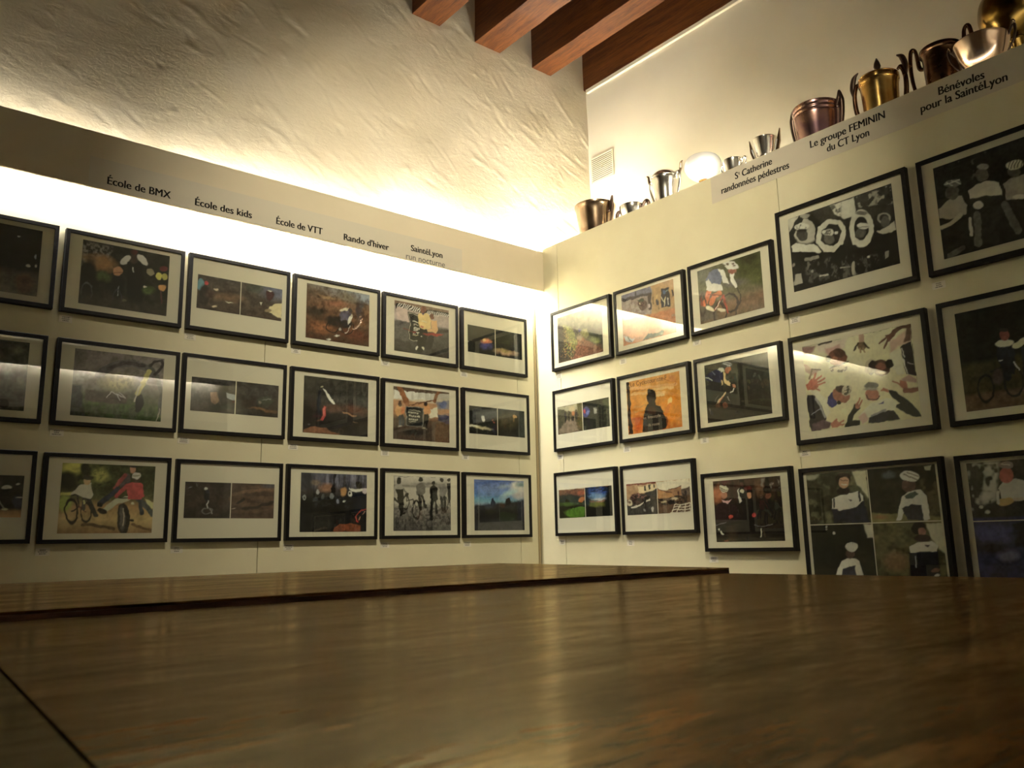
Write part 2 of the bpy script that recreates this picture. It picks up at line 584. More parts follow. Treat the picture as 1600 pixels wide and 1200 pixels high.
# ------------------------------------------------------------------ fluorescent tubes behind the valance
def fluorescent(x_right, y, z, strength, facing, group, label, cat='light tube', length=TUBE_LEN, along_y=False):
    e = empty('fluorescent_tube', (x_right - length / 2, y, z)) if not along_y else empty('fluorescent_tube', (y, x_right - length / 2, z), math.pi / 2)
    tag(e, label, cat, group)
    hl = length / 2
    bm = bmesh.new(); tube(bm, [(-hl + 0.02, 0, 0), (hl - 0.02, 0, 0)], 0.008, 10)
    build('glass_tube', bm, emit_mat('tube_glow', (1.0, 0.955, 0.86), strength), e)
    for s in (-1, 1):
        bm = bmesh.new(); tube(bm, [(s * (hl - 0.02), 0, 0), (s * (hl - 0.003), 0, 0)], 0.009, 10)
        build('end_cap', bm, M['white_metal'], e)
    bm = bmesh.new(); box(bm, -hl, hl, 0.011 * facing, 0.020 * facing, -0.008, 0.008)
    build('batten', bm, M['white_metal'], e)


for i, (sd, su) in enumerate(zip(TUBES_DOWN, TUBES_UP)):
    xr = 0.005 - i * (TUBE_LEN + 0.03)
    fluorescent(xr, -0.026, vb + 0.034, sd, -1, 'tubes lighting the left pictures', 'white light tube behind the lower edge of the cream valance board')
    fluorescent(xr, -0.026, vt - 0.034, su, -1, 'tubes lighting the rough plaster', 'white light tube behind the upper edge of the cream valance board')
fluorescent(0.585, 0.022, 1.715 + ZO, TUBES_LEDGE[0], -1, None, 'short white light tube over the trophy ledge in the corner', length=0.52)
for i, s in enumerate(TUBES_RIGHT):
    fluorescent(-0.05 - i * (TUBE_LEN + 0.03), 0.070, 1.722 + ZO, s, 1, 'tubes along the trophy ledge', 'white light tube along the ledge in front of the trophies', along_y=True)
for i, s in enumerate(TUBES_OPPOSITE):
    xr = -0.1 - i * (TUBE_LEN + 0.06)
    fluorescent(xr, YB + 0.06, 1.745 + ZO, s, 1, 'tubes on the wall behind the camera', 'white light tube behind the brown board on the rear wall')
    fluorescent(xr, YB + 0.06, 1.91 + ZO, s * 0.3, 1, 'upper tubes on the wall behind the camera', 'white light tube above the brown board on the rear wall')

# ------------------------------------------------------------------ unseen spot added under the ceiling: brightens the corner, fades towards the edges
def added_spot(loc, target, energy, size, label):
    e = empty('added_spot', loc)
    tag(e, label, 'added fill light')
    d = (Vector(target) - Vector(loc)).normalized()
    q = d.to_track_quat('-Z', 'Y').to_matrix().to_4x4()
    bm = bmesh.new()
    lathe(bm, [(0.0, 0.20), (0.05, 0.20), (0.062, 0.16), (0.066, 0.03), (0.062, 0.03), (0.058, 0.15), (0.0, 0.17)], 24)
    o = build('added_spot_housing', bm, M['black'], e, True)
    o.matrix_local = q
    bm = bmesh.new(); tube(bm, [q @ Vector((0, 0, 0.19)), (0, 0, ZC - loc[2] - 0.001)], 0.008, 8)
    build('added_spot_stem', bm, M['black'], e)
    ld = bpy.data.lights.new('added_spot_light', 'SPOT')
    ld.energy = energy
    ld.color = SPOT_COLOR
    ld.spot_size = math.radians(size)
    ld.spot_blend = 1.0
    ld.shadow_soft_size = 0.05
    lo = bpy.data.objects.new('added_spot_light', ld)
    COL.objects.link(lo)
    lo.parent = e
    lo.matrix_local = q


added_spot((-2.15, -2.75, 3.05 + ZO), (-0.22, 0, 0.68 + ZO), SPOTS[0], SPOT_SIZE, 'unseen fill light added in a black housing under the ceiling, turned to the corner')

# ------------------------------------------------------------------ air vent on the upper right wall
p0 = on_x(924.8, 249.2, XR); p1 = on_x(958, 232.2, XR); p2 = on_x(959.3, 272.8, XR); p3 = on_x(926.8, 288.2, XR)
yc = (p0[1] + p1[1] + p2[1] + p3[1]) / 4; zt = (p0[2] + p1[2]) / 2; zb = (p2[2] + p3[2]) / 2
hw = abs(p1[1] - p0[1] + p2[1] - p3[1]) / 4
e = tag(empty('air_vent', (XR, yc, zb), -math.pi / 2), 'square cream air vent with thin slats high on the right wall', 'vent')
h = zt - zb
bm = bmesh.new(); box(bm, -hw, hw, -0.004, -0.0005, 0, h); build('backing', bm, M['vent_gap'], e)
bm = bmesh.new()
for a in ((-hw - 0.004, -hw + 0.004, 0, h), (hw - 0.004, hw + 0.004, 0, h)): box(bm, a[0], a[1], -0.010, -0.0005, a[2], a[3])
for a in ((0, 0.006), (h - 0.006, h)): box(bm, -hw, hw, -0.010, -0.0005, a[0], a[1])
build('vent_frame', bm, M['white_metal'], e)
ns = 13
for i in range(ns):
    z = h * (i + 0.75) / (ns + 0.5)
    bm = bmesh.new(); box(bm, -hw, hw, -0.009, -0.004, z, z + h / ns * 0.40)
    build('slat', bm, M['white_metal'], e)
bm = bmesh.new(); bmesh.ops.create_uvsphere(bm, u_segments=12, v_segments=8, radius=0.006, matrix=Matrix.Translation((0, -0.010, h * 0.52)))
build('screw', bm, M['silver'], e, True)

# ------------------------------------------------------------------ tables
ZN = 0.75                                        # near table top
ZF = ZN + 0.0105                                 # the far table is a touch higher
def xy(x, y, z): return on_z(x, y, z)[:2]


fb = xy(780, 880, ZF); fr_ = xy(1139, 887, ZF); ff = xy(0, 957, ZF)
u = (fr_ - ff) / np.linalg.norm(fr_ - ff)        # along the table's length
n_ = np.array([-u[1], u[0]])                     # across it, away from the camera
ang = math.atan2(u[1], u[0])
depth = float((fb - fr_) @ n_)
n0 = xy(1370, 899, ZN)
right_u = float((n0 - fr_) @ u)
def uv(p): return float((p - fr_) @ u), float((p - fr_) @ n_)


sa_, sb_ = uv(xy(22, 1067, ZN)), uv(xy(150, 1200, ZN))    # two points of the joint between the near tables
def seam_at(v): return sa_[0] + (sb_[0] - sa_[0]) * (v - sa_[1]) / (sb_[1] - sa_[1])
fb_u = float((fb - fr_) @ u)


def table(label, pts, z, mat_top=M['table']):    # pts in the table's own frame, origin at the far table's near right corner
    e = empty('wooden_table', (fr_[0], fr_[1], 0.0), ang)
    tag(e, label, 'table')
    bm = bmesh.new(); prism(bm, pts, z - 0.004, z)
    build('table_top', bm, mat_top, e)
    bm = bmesh.new(); prism(bm, pts, z - 0.035, z - 0.0042)
    build('edge_band', bm, M['table_edge'], e)
    c = np.mean(np.array(pts), 0)
    for p in pts:
        q = c + (np.array(p) - c) * 0.90
        bm = bmesh.new(); box(bm, q[0] - 0.03, q[0] + 0.03, q[1] - 0.03, q[1] + 0.03, 0.0, z - 0.1)
        build('leg', bm, M['table_edge'], e)
    bm = bmesh.new()
    ins = [tuple(c + (np.array(p) - c) * 0.9) for p in pts]
    prism(bm, ins, z - 0.1, z - 0.0352)
    build('apron', bm, M['table_edge'], e)
    return e


table('long polished wooden table further back, raised a little above the near one',
      [(-2.05, 0.0), (0.0, 0.0), (fb_u, depth), (-2.05, depth)], ZF)
table('large polished brown wooden table filling the foreground',
      [(seam_at(-1.55) + 0.0006, -1.55), (right_u - 0.02, -1.55), (right_u + 0.0, -0.003), (seam_at(-0.003) + 0.0006, -0.003)], ZN)
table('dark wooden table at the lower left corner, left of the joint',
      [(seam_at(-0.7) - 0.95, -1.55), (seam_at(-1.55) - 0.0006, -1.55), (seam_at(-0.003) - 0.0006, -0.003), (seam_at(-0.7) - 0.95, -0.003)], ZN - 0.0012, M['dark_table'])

# ------------------------------------------------------------------ the printed photographs, painted procedurally
def albedo(c, mat):
    m = lin(mat)
    m = 0.55 * m + 0.45 * (m @ np.array([0.3, 0.59, 0.11]))
    return np.clip(lin(c) / m * np.array([0.80, 0.76, 0.66]), 0.002, 0.92)


class Painter:
    """Paints flat shapes into a colour grid; X, Y are the drawing coordinates of each grid point."""
    def __init__(self, X, Y, mat, soft, seed):
        self.X, self.Y, self.mat, self.soft = X, Y, mat, soft
        self.rng = np.random.default_rng(seed)
        self.C = np.zeros(X.shape + (3,))

    def mix(self, a, col):
        a = np.clip(a, 0, 1)[..., None]
        self.C = self.C * (1 - a) + albedo(col, self.mat) * a

    def g(self, *stops):                         # vertical gradient, (fraction from the top, colour)
        v = np.linspace(0, 1, self.X.shape[0])
        pos = [s[0] for s in stops]
        cols = np.array([albedo(s[1], self.mat) for s in stops])
        self.C = np.repeat(np.stack([np.interp(v, pos, cols[:, k]) for k in range(3)], -1)[:, None], self.X.shape[1], 1)

    def n(self, gx, gy, amt, col, thr=0.5, region=None, hard=4.0):   # blotches of a colour
        ny, nx = self.X.shape
        f = 0.65 * vnoise(nx, ny, gx, gy, self.rng) + 0.35 * vnoise(nx, ny, gx * 3, gy * 3, self.rng)
        a = np.clip((f - thr) * hard + 0.5, 0, 1) * amt
        if region is not None: a = a * self.mask(region)
        self.mix(a, col)

    def mask(self, s):
        X, Y = self.X, self.Y
        sf = self.soft
        if s[0] == 'e':                          # e cx cy rx ry [rot] [soft]
            cx, cy, rx, ry = s[1:5]
            ro = math.radians(s[5] if len(s) > 5 else 0)
            sf = s[6] if len(s) > 6 else sf
            dx, dy = X - cx, Y - cy
            p = (dx * math.cos(ro) + dy * math.sin(ro)) / rx; q = (-dx * math.sin(ro) + dy * math.cos(ro)) / ry
            return np.clip(0.5 + (1 - np.sqrt(p * p + q * q)) * min(rx, ry) / sf, 0, 1)
        if s[0] == 'o':                          # o cx cy rx ry width: ring
            cx, cy, rx, ry, w = s[1:6]
            d = np.abs(1 - np.sqrt(((X - cx) / rx) ** 2 + ((Y - cy) / ry) ** 2)) * min(rx, ry)
            return np.clip(0.5 + (w / 2 - d) / sf, 0, 1)
        pts = s[1]
        closed = s[0] == 'p'
        d = np.full(X.shape, 1e9)
        inside = np.zeros(X.shape, bool)
        m = len(pts)
        for i in range(m if closed else m - 1):
            (x0, y0), (x1, y1) = pts[i], pts[(i + 1) % m]
            ex, ey = x1 - x0, y1 - y0
            t = np.clip(((X - x0) * ex + (Y - y0) * ey) / max(ex * ex + ey * ey, 1e-6), 0, 1)
            d = np.minimum(d, np.hypot(X - x0 - t * ex, Y - y0 - t * ey))
            if closed and y0 != y1:
                inside ^= ((Y < y0) != (Y < y1)) & (X < ex * (Y - y0) / (y1 - y0) + x0)
        if closed:
            return np.clip(0.5 + np.where(inside, d, -d) / (s[2] if len(s) > 2 else sf), 0, 1)
        return np.clip(0.5 + (s[2] / 2 - d) / sf, 0, 1)

    def run(self, spec):
        for s in spec:
            k = s[0]
            if k == 'g': self.g(*s[1:])
            elif k == 'n': self.n(*s[1:])
            else: self.mix(self.mask(s[:-1]), s[-1])


# ------------------------------------------------------------------ picture frames
def ring_mesh(w, h, bw, y0, y1):                 # mitred rectangular moulding, front at y0
    bm = bmesh.new()
    o = [(-w / 2, 0), (w / 2, 0), (w / 2, h), (-w / 2, h)]
    i = [(-w / 2 + bw, bw), (w / 2 - bw, bw), (w / 2 - bw, h - bw), (-w / 2 + bw, h - bw)]
    c = 0.0015
    oc = [(-w / 2 + c, c), (w / 2 - c, c), (w / 2 - c, h - c), (-w / 2 + c, h - c)]
    loops = [[bm.verts.new((x, y, z)) for x, z in pts] for pts, y in ((o, y1), (o, y0 + c), (oc, y0), (i, y0), (i, y1))]
    loops.append(loops[0])
    for a, b in zip(loops, loops[1:]):
        for k in range(4):
            bm.faces.new((a[k], a[(k + 1) % 4], b[(k + 1) % 4], b[k]))
    return bm


def cursor_mesh(name, u0, u1, v0, v1, y, nx, ny, C):   # colour grid as a flat sheet in the frame's own coordinates
    xs = np.linspace(u0, u1, nx); zs = np.linspace(v1, v0, ny)
    A, B = np.meshgrid(xs, zs)
    me = grid_mesh(name, np.stack([A, np.full(A.shape, y), B], -1), flip=True)
    at = me.attributes.new('Col', 'FLOAT_COLOR', 'POINT')
    at.data.foreach_set('color', np.concatenate([C, np.ones(C.shape[:2] + (1,))], -1).reshape(-1).astype(np.float32))
    return me


def photo_frame(wall, a, ztop, w, h, label, crop, quad, mat, spec, splits=(), group='framed photographs', text=(), seed=0, sat=0.68):
    """wall 'L': a = right edge x; wall 'R': a = distance of the left edge from the corner."""
    ztop += ZO
    z0 = ztop - h
    if wall == 'L':
        cx = a - w / 2
        e = empty('picture_frame', (cx, T, z0), 0.0)
        def to_wall(px, py):
            q = on_y(px, py, 0.006); return q[0] - cx, q[2] - z0
        def from_wall(U, V): return np.stack([cx + U, np.full(U.shape, 0.006), z0 + V], -1)
    else:
        cy = -a - w / 2
        e = empty('picture_frame', (T, cy, z0), -math.pi / 2)
        def to_wall(px, py):
            q = on_x(px, py, 0.006); return cy - q[1], q[2] - z0
        def from_wall(U, V): return np.stack([np.full(U.shape, 0.006), cy - U, z0 + V], -1)
    tag(e, label, 'framed photo', group)
    bw = 0.0165 if w < 0.55 else 0.019
    build('frame_moulding', ring_mesh(w, h, bw, -T, -0.0006), M['black'], e)
    bm = bmesh.new(); box(bm, -w / 2 + bw - 0.004, w / 2 - bw + 0.004, -0.020, -0.004, bw - 0.004, h - bw + 0.004)
    build('mat_board', bm, M['mat'], e)
    # print corners, from the photograph
    x0, y0, s = crop
    q = [to_wall(x0 + c[0] / s, y0 + c[1] / s) if c else None for c in quad]
    avg = lambda k, *ii: (lambda L: sum(L) / len(L) if L else None)([q[i][k] for i in ii if q[i] is not None])
    u0, u1, v1, v0 = avg(0, 0, 3), avg(0, 1, 2), avg(1, 0, 1), avg(1, 2, 3)
    if u0 is None: u0 = -u1
    if u1 is None: u1 = -u0
    if v0 is None: v0 = h - v1
    cell = 0.00265 if w < 0.55 else 0.0030
    nx, ny = int((u1 - u0) / cell) + 1, int((v1 - v0) / cell) + 1
    U, V = np.meshgrid(np.linspace(u0, u1, nx), np.linspace(v1, v0, ny))
    px, py = to_px(from_wall(U, V))
    X, Y = (px - x0) * s, (py - y0) * s
    wr_ = np.random.default_rng(seed + 7)             # rough, unsharp outlines
    for k_, am_ in ((4, 1.0), (11, 1.6)):
        X = X + s * am_ * (vnoise(nx, ny, nx // k_, ny // k_, wr_) - 0.5) * 1.6
        Y = Y + s * am_ * (vnoise(nx, ny, nx // k_, ny // k_, wr_) - 0.5) * 1.6
    P = Painter(X, Y, mat, s * 0.9, seed)
    P.run(spec)
    # film grain and small tonal variation of the print itself
    g = 1 + 0.10 * (P.rng.random((ny, nx, 1)) - 0.5) + 0.25 * (vnoise(nx, ny, 14, 11, P.rng)[..., None] - 0.5)
    lum = P.C @ np.array([0.3, 0.59, 0.11])
    tx = np.clip(1.15 - 1.6 * lum, 0.25, 1)[..., None]   # dark, busy areas carry more texture than bright ones
    g = 1 + (g - 1) * tx
    g = g * (1 + tx * 0.5 * (vnoise(nx, ny, nx // 3, ny // 3, P.rng)[..., None] - 0.5) + tx * 0.5 * (vnoise(nx, ny, nx // 8, ny // 8, P.rng)[..., None] - 0.5))
    C = np.clip(((lum[..., None] * (1 - sat) + P.C * sat) * g) ** 1.14 * 0.96, 0.001, 0.9)
    # one sheet, or several with narrow strips of mat between them
    cu, cv = [u0], [v1]
    for ax, fr in splits:
        (cu if ax == 'v' else cv).append(fr)
    us = [u0] + [to_wall(x0 + f[0] / s, y0 + f[1] / s)[0] for ax, f in splits if ax == 'v'] + [u1]
    vs = [v1] + [to_wall(x0 + f[0] / s, y0 + f[1] / s)[1] for ax, f in splits if ax == 'h'] + [v0]
    gap = 0.0022
    for i in range(len(us) - 1):
        for j in range(len(vs) - 1):
            a0 = us[i] + (gap if i else 0); a1 = us[i + 1] - (gap if i + 2 < len(us) else 0)
            b1 = vs[j] - (gap if j else 0); b0 = vs[j + 1] + (gap if j + 2 < len(vs) else 0)
            ia, ib = (np.clip(np.round((np.array([a0, a1]) - u0) / (u1 - u0) * (nx - 1)), 0, nx - 1)).astype(int)
            ja, jb = (np.clip(np.round((v1 - np.array([b1, b0])) / (v1 - v0) * (ny - 1)), 0, ny - 1)).astype(int)
            sub = C[ja:jb + 1, ia:ib + 1]
            link('photo_print', cursor_mesh('photo_print', a0, a1, b0, b1, -0.0206, sub.shape[1], sub.shape[0], sub), M['paper'], e)
    for txt, p_, p2_, ht, ink in text:           # words printed on the photograph
        ua, va = to_wall(x0 + p_[0] / s, y0 + p_[1] / s); ub, vb_ = to_wall(x0 + p2_[0] / s, y0 + p2_[1] / s)
        lettering([(txt, 0, 0, 1)], ub - ua, ht, M[ink], e, Matrix.Translation((ua, -0.0212, va)), 'printed_words', 0.0)
    bm = bmesh.new(); box(bm, -w / 2 + bw - 0.003, w / 2 - bw + 0.003, -0.0245, -0.0225, bw - 0.003, h - bw + 0.003)
    build('glass_pane', bm, M['glass'], e)
    return e


# ------------------------------------------------------------------ lettering
def text_mesh(txt):
    cu = bpy.data.curves.new('t', 'FONT')
    cu.body = txt
    cu.size = 1.0
    cu.resolution_u = 4
    cu.extrude = 0.0
    o = bpy.data.objects.new('t', cu)
    COL.objects.link(o)
    dg = bpy.context.evaluated_depsgraph_get()
    me = bpy.data.meshes.new_from_object(o.evaluated_get(dg))
    bpy.data.objects.remove(o)
    bpy.data.curves.remove(cu)
    return me


def lettering(words, width, cap, mat, parent, local, name, bold=0.018):
    """words: (text, x, y, scale); whole line fitted to width, capitals cap metres high; lies in local X-Z, facing -Y."""
    bm = bmesh.new()
    x = 0.0
    for txt, dx, dy, sc in words:
        me = text_mesh(txt)
        n0 = len(bm.verts)
        bm.from_mesh(me)
        for k in range(3 if bold else 0):            # heavier strokes
            me.transform(Matrix.Translation((bold, 0.0, 0.0)))
            bm.from_mesh(me)
        bm.verts.ensure_lookup_table()
        vs = bm.verts[n0:]
        lo = min(v.co.x for v in vs)
        for v in vs:
            v.co.x = (v.co.x - lo) * sc + x + dx; v.co.y = v.co.y * sc + dy
        x = max(v.co.x for v in vs)
        bpy.data.meshes.remove(me)
    sx = width / x
    sz = cap / 0.73
    for v in bm.verts:
        v.co = Vector((v.co.x * sx, 0.0, v.co.y * sz))
    r = bmesh.ops.extrude_face_region(bm, geom=list(bm.faces))
    for v in r['geom']:
        if isinstance(v, bmesh.types.BMVert): v.co.y += 0.0003
    o = build(name, bm, mat, parent)
    o.matrix_local = local
    return o


# heading strip on the valance
STRIP_Y = VY - 0.0006
s0 = on_y(140, 262, STRIP_Y); s1 = on_y(722, 400, STRIP_Y)
zlo = vb + 0.004
zhi = vb + 0.14
e = tag(empty('heading_strip', (s0[0], STRIP_Y, zlo)), 'long greyish paper strip with five dark headings on the cream light cover', 'sign')
bm = bmesh.new(); box(bm, 0, s1[0] - s0[0], 0.0, 0.0005, 0, zhi - zlo)
build('strip_paper', bm, M['strip_grey'], e)
for txt, a, b, cap, ink, bold in (
        ('École de BMX', (167.2, 287.3), (266.8, 310.6), 0.037, 'ink', 0.019),
        ('École des kids', (304.4, 321), (393.6, 340.8), 0.037, 'ink', 0.019),
        ('École de VTT', (431.4, 350.2), (504, 366.2), 0.037, 'ink', 0.019),
        ("Rando d'hiver", (537, 375), (607.8, 391), 0.037, 'ink', 0.019),
        ('SaintéLyon', (642, 392), (691.5, 403.3), 0.037, 'ink', 0.019),
        ('run nocturne', (634.5, 404.6), (695.2, 417.8), 0.037, 'grey_ink', 0.0)):
    A = on_y(*a, STRIP_Y); B = on_y(*b, STRIP_Y)
    t = lettering([(txt, 0, 0, 1)], B[0] - A[0], cap, M[ink], e, Matrix.Translation((A[0] - s0[0], -0.0004, 0.5 * (A[2] + B[2]) - zlo)), 'heading_text', bold)
    t['label'] = 'dark printed heading reading ' + txt

# heading strip on the right wall, along the panels' top edge
SX = T - 0.0006
ya = on_x(1111.5, 300, SX)[1]
e = tag(empty('heading_strip', (SX, ya, 0.0), -math.pi / 2), 'long pale paper strip with three black headings along the ledge under the trophies', 'sign')
bm = bmesh.new()
L_ = 2.05
pts = [(0, top_z(ya) - 0.145), (L_, top_z(ya - L_) - 0.145), (L_, top_z(ya - L_) - 0.002), (0, top_z(ya) - 0.002)]
A = [bm.verts.new((x, 0.0, z)) for x, z in pts]; B = [bm.verts.new((x, 0.0005, z)) for x, z in pts]
bm.faces.new(A); bm.faces.new(B[::-1])
for i in range(4): bm.faces.new((A[i], B[i], B[(i + 1) % 4], A[(i + 1) % 4]))
build('strip_paper', bm, M['strip'], e)
for words_, a, b, cap in (
        ([('S', 0, 0, 1), ('t', 0.05, 0.33, 0.5), ('Catherine', 0.28, 0, 1)], (1148.7, 280.3), (1206.6, 256.2), 0.037),
        ([('randonnées pédestres', 0, 0, 1)], (1127.4, 303.2), (1233.4, 262.4), 0.037),
        ([('Le groupe FEMININ', 0, 0, 1)], (1266, 231.6), (1383.4, 184), 0.037),
        ([('du CT Lyon', 0, 0, 1)], (1292.3, 237.7), (1358.6, 211.6), 0.037),
        ([('Bénévoles', 0, 0, 1)], (1466.5, 149), (1538.8, 121.8), 0.037),
        ([('pour la SaintéLyon', 0, 0, 1)], (1438.8, 176.2), (1575, 125.2), 0.037)):
    A = on_x(*a, SX); B = on_x(*b, SX)
    sh = (B[2] - A[2]) / (A[1] - B[1])
    loc = Matrix.Translation((ya - A[1], -0.0004, A[2])) @ Matrix.Rotation(-math.atan(sh), 4, 'Y')
    t = lettering(words_, A[1] - B[1], cap, M['ink'], e, loc, 'heading_text', 0.02)
    t['label'] = 'black printed heading reading ' + ' '.join(w[0] for w in words_)


# ------------------------------------------------------------------ caption cards
def card(wall, px, py, label):
    w, h = 0.052, 0.030
    P = on_y(px, py, T - 0.0006) if wall == 'L' else on_x(px, py, T - 0.0006)
    e = empty('caption_card', (P[0], P[1], P[2] - h / 2), 0.0 if wall == 'L' else -math.pi / 2)
    tag(e, label, 'caption card', 'caption cards below the photographs')
    bm = bmesh.new(); box(bm, -w / 2, w / 2, -0.0008, 0.0003, 0, h)
    build('card_paper', bm, M['card'], e)
    rr = random.Random(int(px * 7 + py))
    bm = bmesh.new()
    for i in range(3):                           # lines of print too small to read
        z = h * (0.74 - 0.24 * i); wd = w * rr.uniform(0.18, 0.34)
        x = -wd
        while x < wd:
            l = rr.uniform(0.002, 0.006)
            box(bm, x, min(x + l, wd), -0.0012, -0.00085, z - 0.0018, z + 0.0018)
            x += l + 0.0016
    build('printed_lines', bm, M['grey_ink'], e)

# ------------------------------------------------------------------ the photographs (drawn in enlarged-view coordinates)
W_, H_ = 0.5, 0.3674
WB, HB = 0.619, 0.4898
K = (14, 12, 12)
C4 = (0, 330, 5.3333); C7 = (0, 510, 5.3333); CB = (0, 690, 5.3333)
C52 = (280, 520, 5.3333); C33 = (280, 330, 5.3333); C6 = (560, 400, 5.3333)
C57 = (570, 570, 5.7143); C58 = (580, 710, 5.7143)
FR = []


def F(*a, **k): FR.append((a, k))


F('L', -2.673, 1.287, W_, H_, 'framed photo at the top left edge, almost black scene with tiny lights', (0, 330, 7.5),
  [None, (508, 235), (425, 1000), None], (95, 82, 60),
  [('g', (0, (12, 12, 12)), (.62, (14, 13, 12)), (.72, (40, 33, 24)), (1, (50, 42, 32))), ('e', -300, 700, 160, 90, 0, 60, (30, 28, 26)),
   ('e', 285, 850, 110, 120, 0, 60, (52, 32, 18)), ('e', 228, 288, 18, 10, (110, 110, 105)), ('e', 410, 535, 14, 24, (80, 80, 90)),
   ('e', 328, 638, 26, 17, (105, 105, 105)), ('e', 418, 637, 15, 20, (100, 100, 105)), ('e', -420, 520, 24, 15, (90, 88, 80))])
F('L', -2.147, 1.285, W_, H_, 'framed photo of costumed riders and a child with an orange helmet among trees', C4,
  [(697, 235), (1418, 375), (1385, 872), (648, 765)], (165, 148, 118),
  [('g', (0, (40, 42, 30)), (.4, (34, 36, 26)), (.66, (42, 40, 32)), (1, (58, 48, 36))), ('n', 16, 12, .8, (20, 22, 16), .52),
   ('p', [(690, 240), (930, 300), (930, 470), (680, 440)], 40, (120, 112, 104)), ('n', 40, 30, .9, (34, 34, 28), .52, ('p', [(690, 230), (960, 290), (960, 480), (680, 470)], 30)),
   ('e', 850, 430, 110, 60, 15, 50, (150, 104, 42)), ('e', 760, 400, 70, 26, 20, 40, (140, 104, 60)), ('e', 850, 545, 80, 34, 8, 40, (72, 84, 32)),
   ('e', 740, 560, 62, 160, 5, 30, (22, 22, 20)), ('o', 725, 670, 45, 80, 8, (80, 80, 78)), ('e', 980, 620, 60, 110, 0, 20, (20, 20, 18)),
   ('l', [(985, 625), (978, 700)], 7, (150, 150, 145)), ('o', 975, 720, 36, 66, 7, (54, 54, 58)), ('e', 983, 503, 38, 38, (196, 116, 74)),
   ('l', [(948, 512), (1018, 512)], 6, (120, 60, 40)), ('p', [(1060, 420), (1180, 430), (1200, 640), (1190, 800), (1080, 800), (1060, 640)], (18, 18, 17)),
   ('e', 1118, 395, 34, 46, (60, 46, 36)), ('e', 1120, 342, 32, 20, (76, 28, 24)), ('e', 1045, 408, 55, 28, -38, (196, 190, 168)), ('e', 1188, 405, 58, 26, 48, (192, 186, 166)),
   ('l', [(1108, 470), (1112, 505)], 10, (150, 150, 140)), ('e', 1250, 505, 30, 34, (126, 116, 86)), ('e', 1322, 540, 30, 32, (166, 156, 40)), ('e', 1376, 545, 24, 26, (150, 140, 40)),
   ('e', 1366, 475, 30, 26, (100, 28, 34)), ('e', 1355, 632, 32, 26, (196, 116, 44)), ('l', [(1340, 660), (1345, 760)], 14, (90, 50, 48)), ('e', 1240, 655, 50, 34, 0, 25, (66, 84, 28)),
   ('e', 1215, 628, 16, 8, (180, 176, 150)), ('e', 1035, 746, 22, 14, (116, 106, 66)), ('e', 880, 742, 20, 18, (92, 86, 66)), ('p', [(690, 690), (1390, 800), (1390, 880), (640, 770)], 60, (50, 46, 36))])
F('L', -1.626, 1.286, W_, H_, 'framed pair of brown photos, a red and teal figure at their left end', C33,
  [(160, 525), (863, 652), (850, 915), (142, 805)], (150, 135, 105),
  [('g', (0, (70, 62, 58)), (.5, (74, 60, 50)), (1, (66, 52, 44))), ('n', 14, 8, .6, (50, 44, 40), .5), ('e', 820, 670, 120, 60, 10, 80, (80, 82, 98)),
   ('e', 400, 720, 120, 30, 8, 40, (100, 74, 54)), ('e', 176, 612, 28, 52, (70, 110, 120)), ('e', 205, 700, 44, 90, 0, 15, (42, 36, 34)), ('e', 226, 598, 20, 18, (164, 36, 42)),
   ('e', 255, 690, 40, 30, 0, 20, (64, 46, 40)), ('e', 305, 656, 18, 9, 10, (156, 140, 120)), ('e', 415, 756, 26, 5, 10, (170, 150, 126)), ('e', 295, 792, 20, 8, (156, 134, 106)),
   ('e', 640, 640, 60, 40, 0, 40, (60, 62, 54)), ('e', 757, 700, 34, 44, (64, 38, 38)), ('e', 757, 664, 18, 6, (176, 170, 170)), ('p', [(672, 758), (698, 760), (688, 784)], (176, 160, 130)),
   ('p', [(735, 835), (760, 795), (800, 775), (856, 768), (850, 890), (820, 880), (780, 862)], (166, 140, 102)), ('e', 745, 828, 30, 14, 10, (110, 92, 66))],
  splits=[('v', (513, 724))])
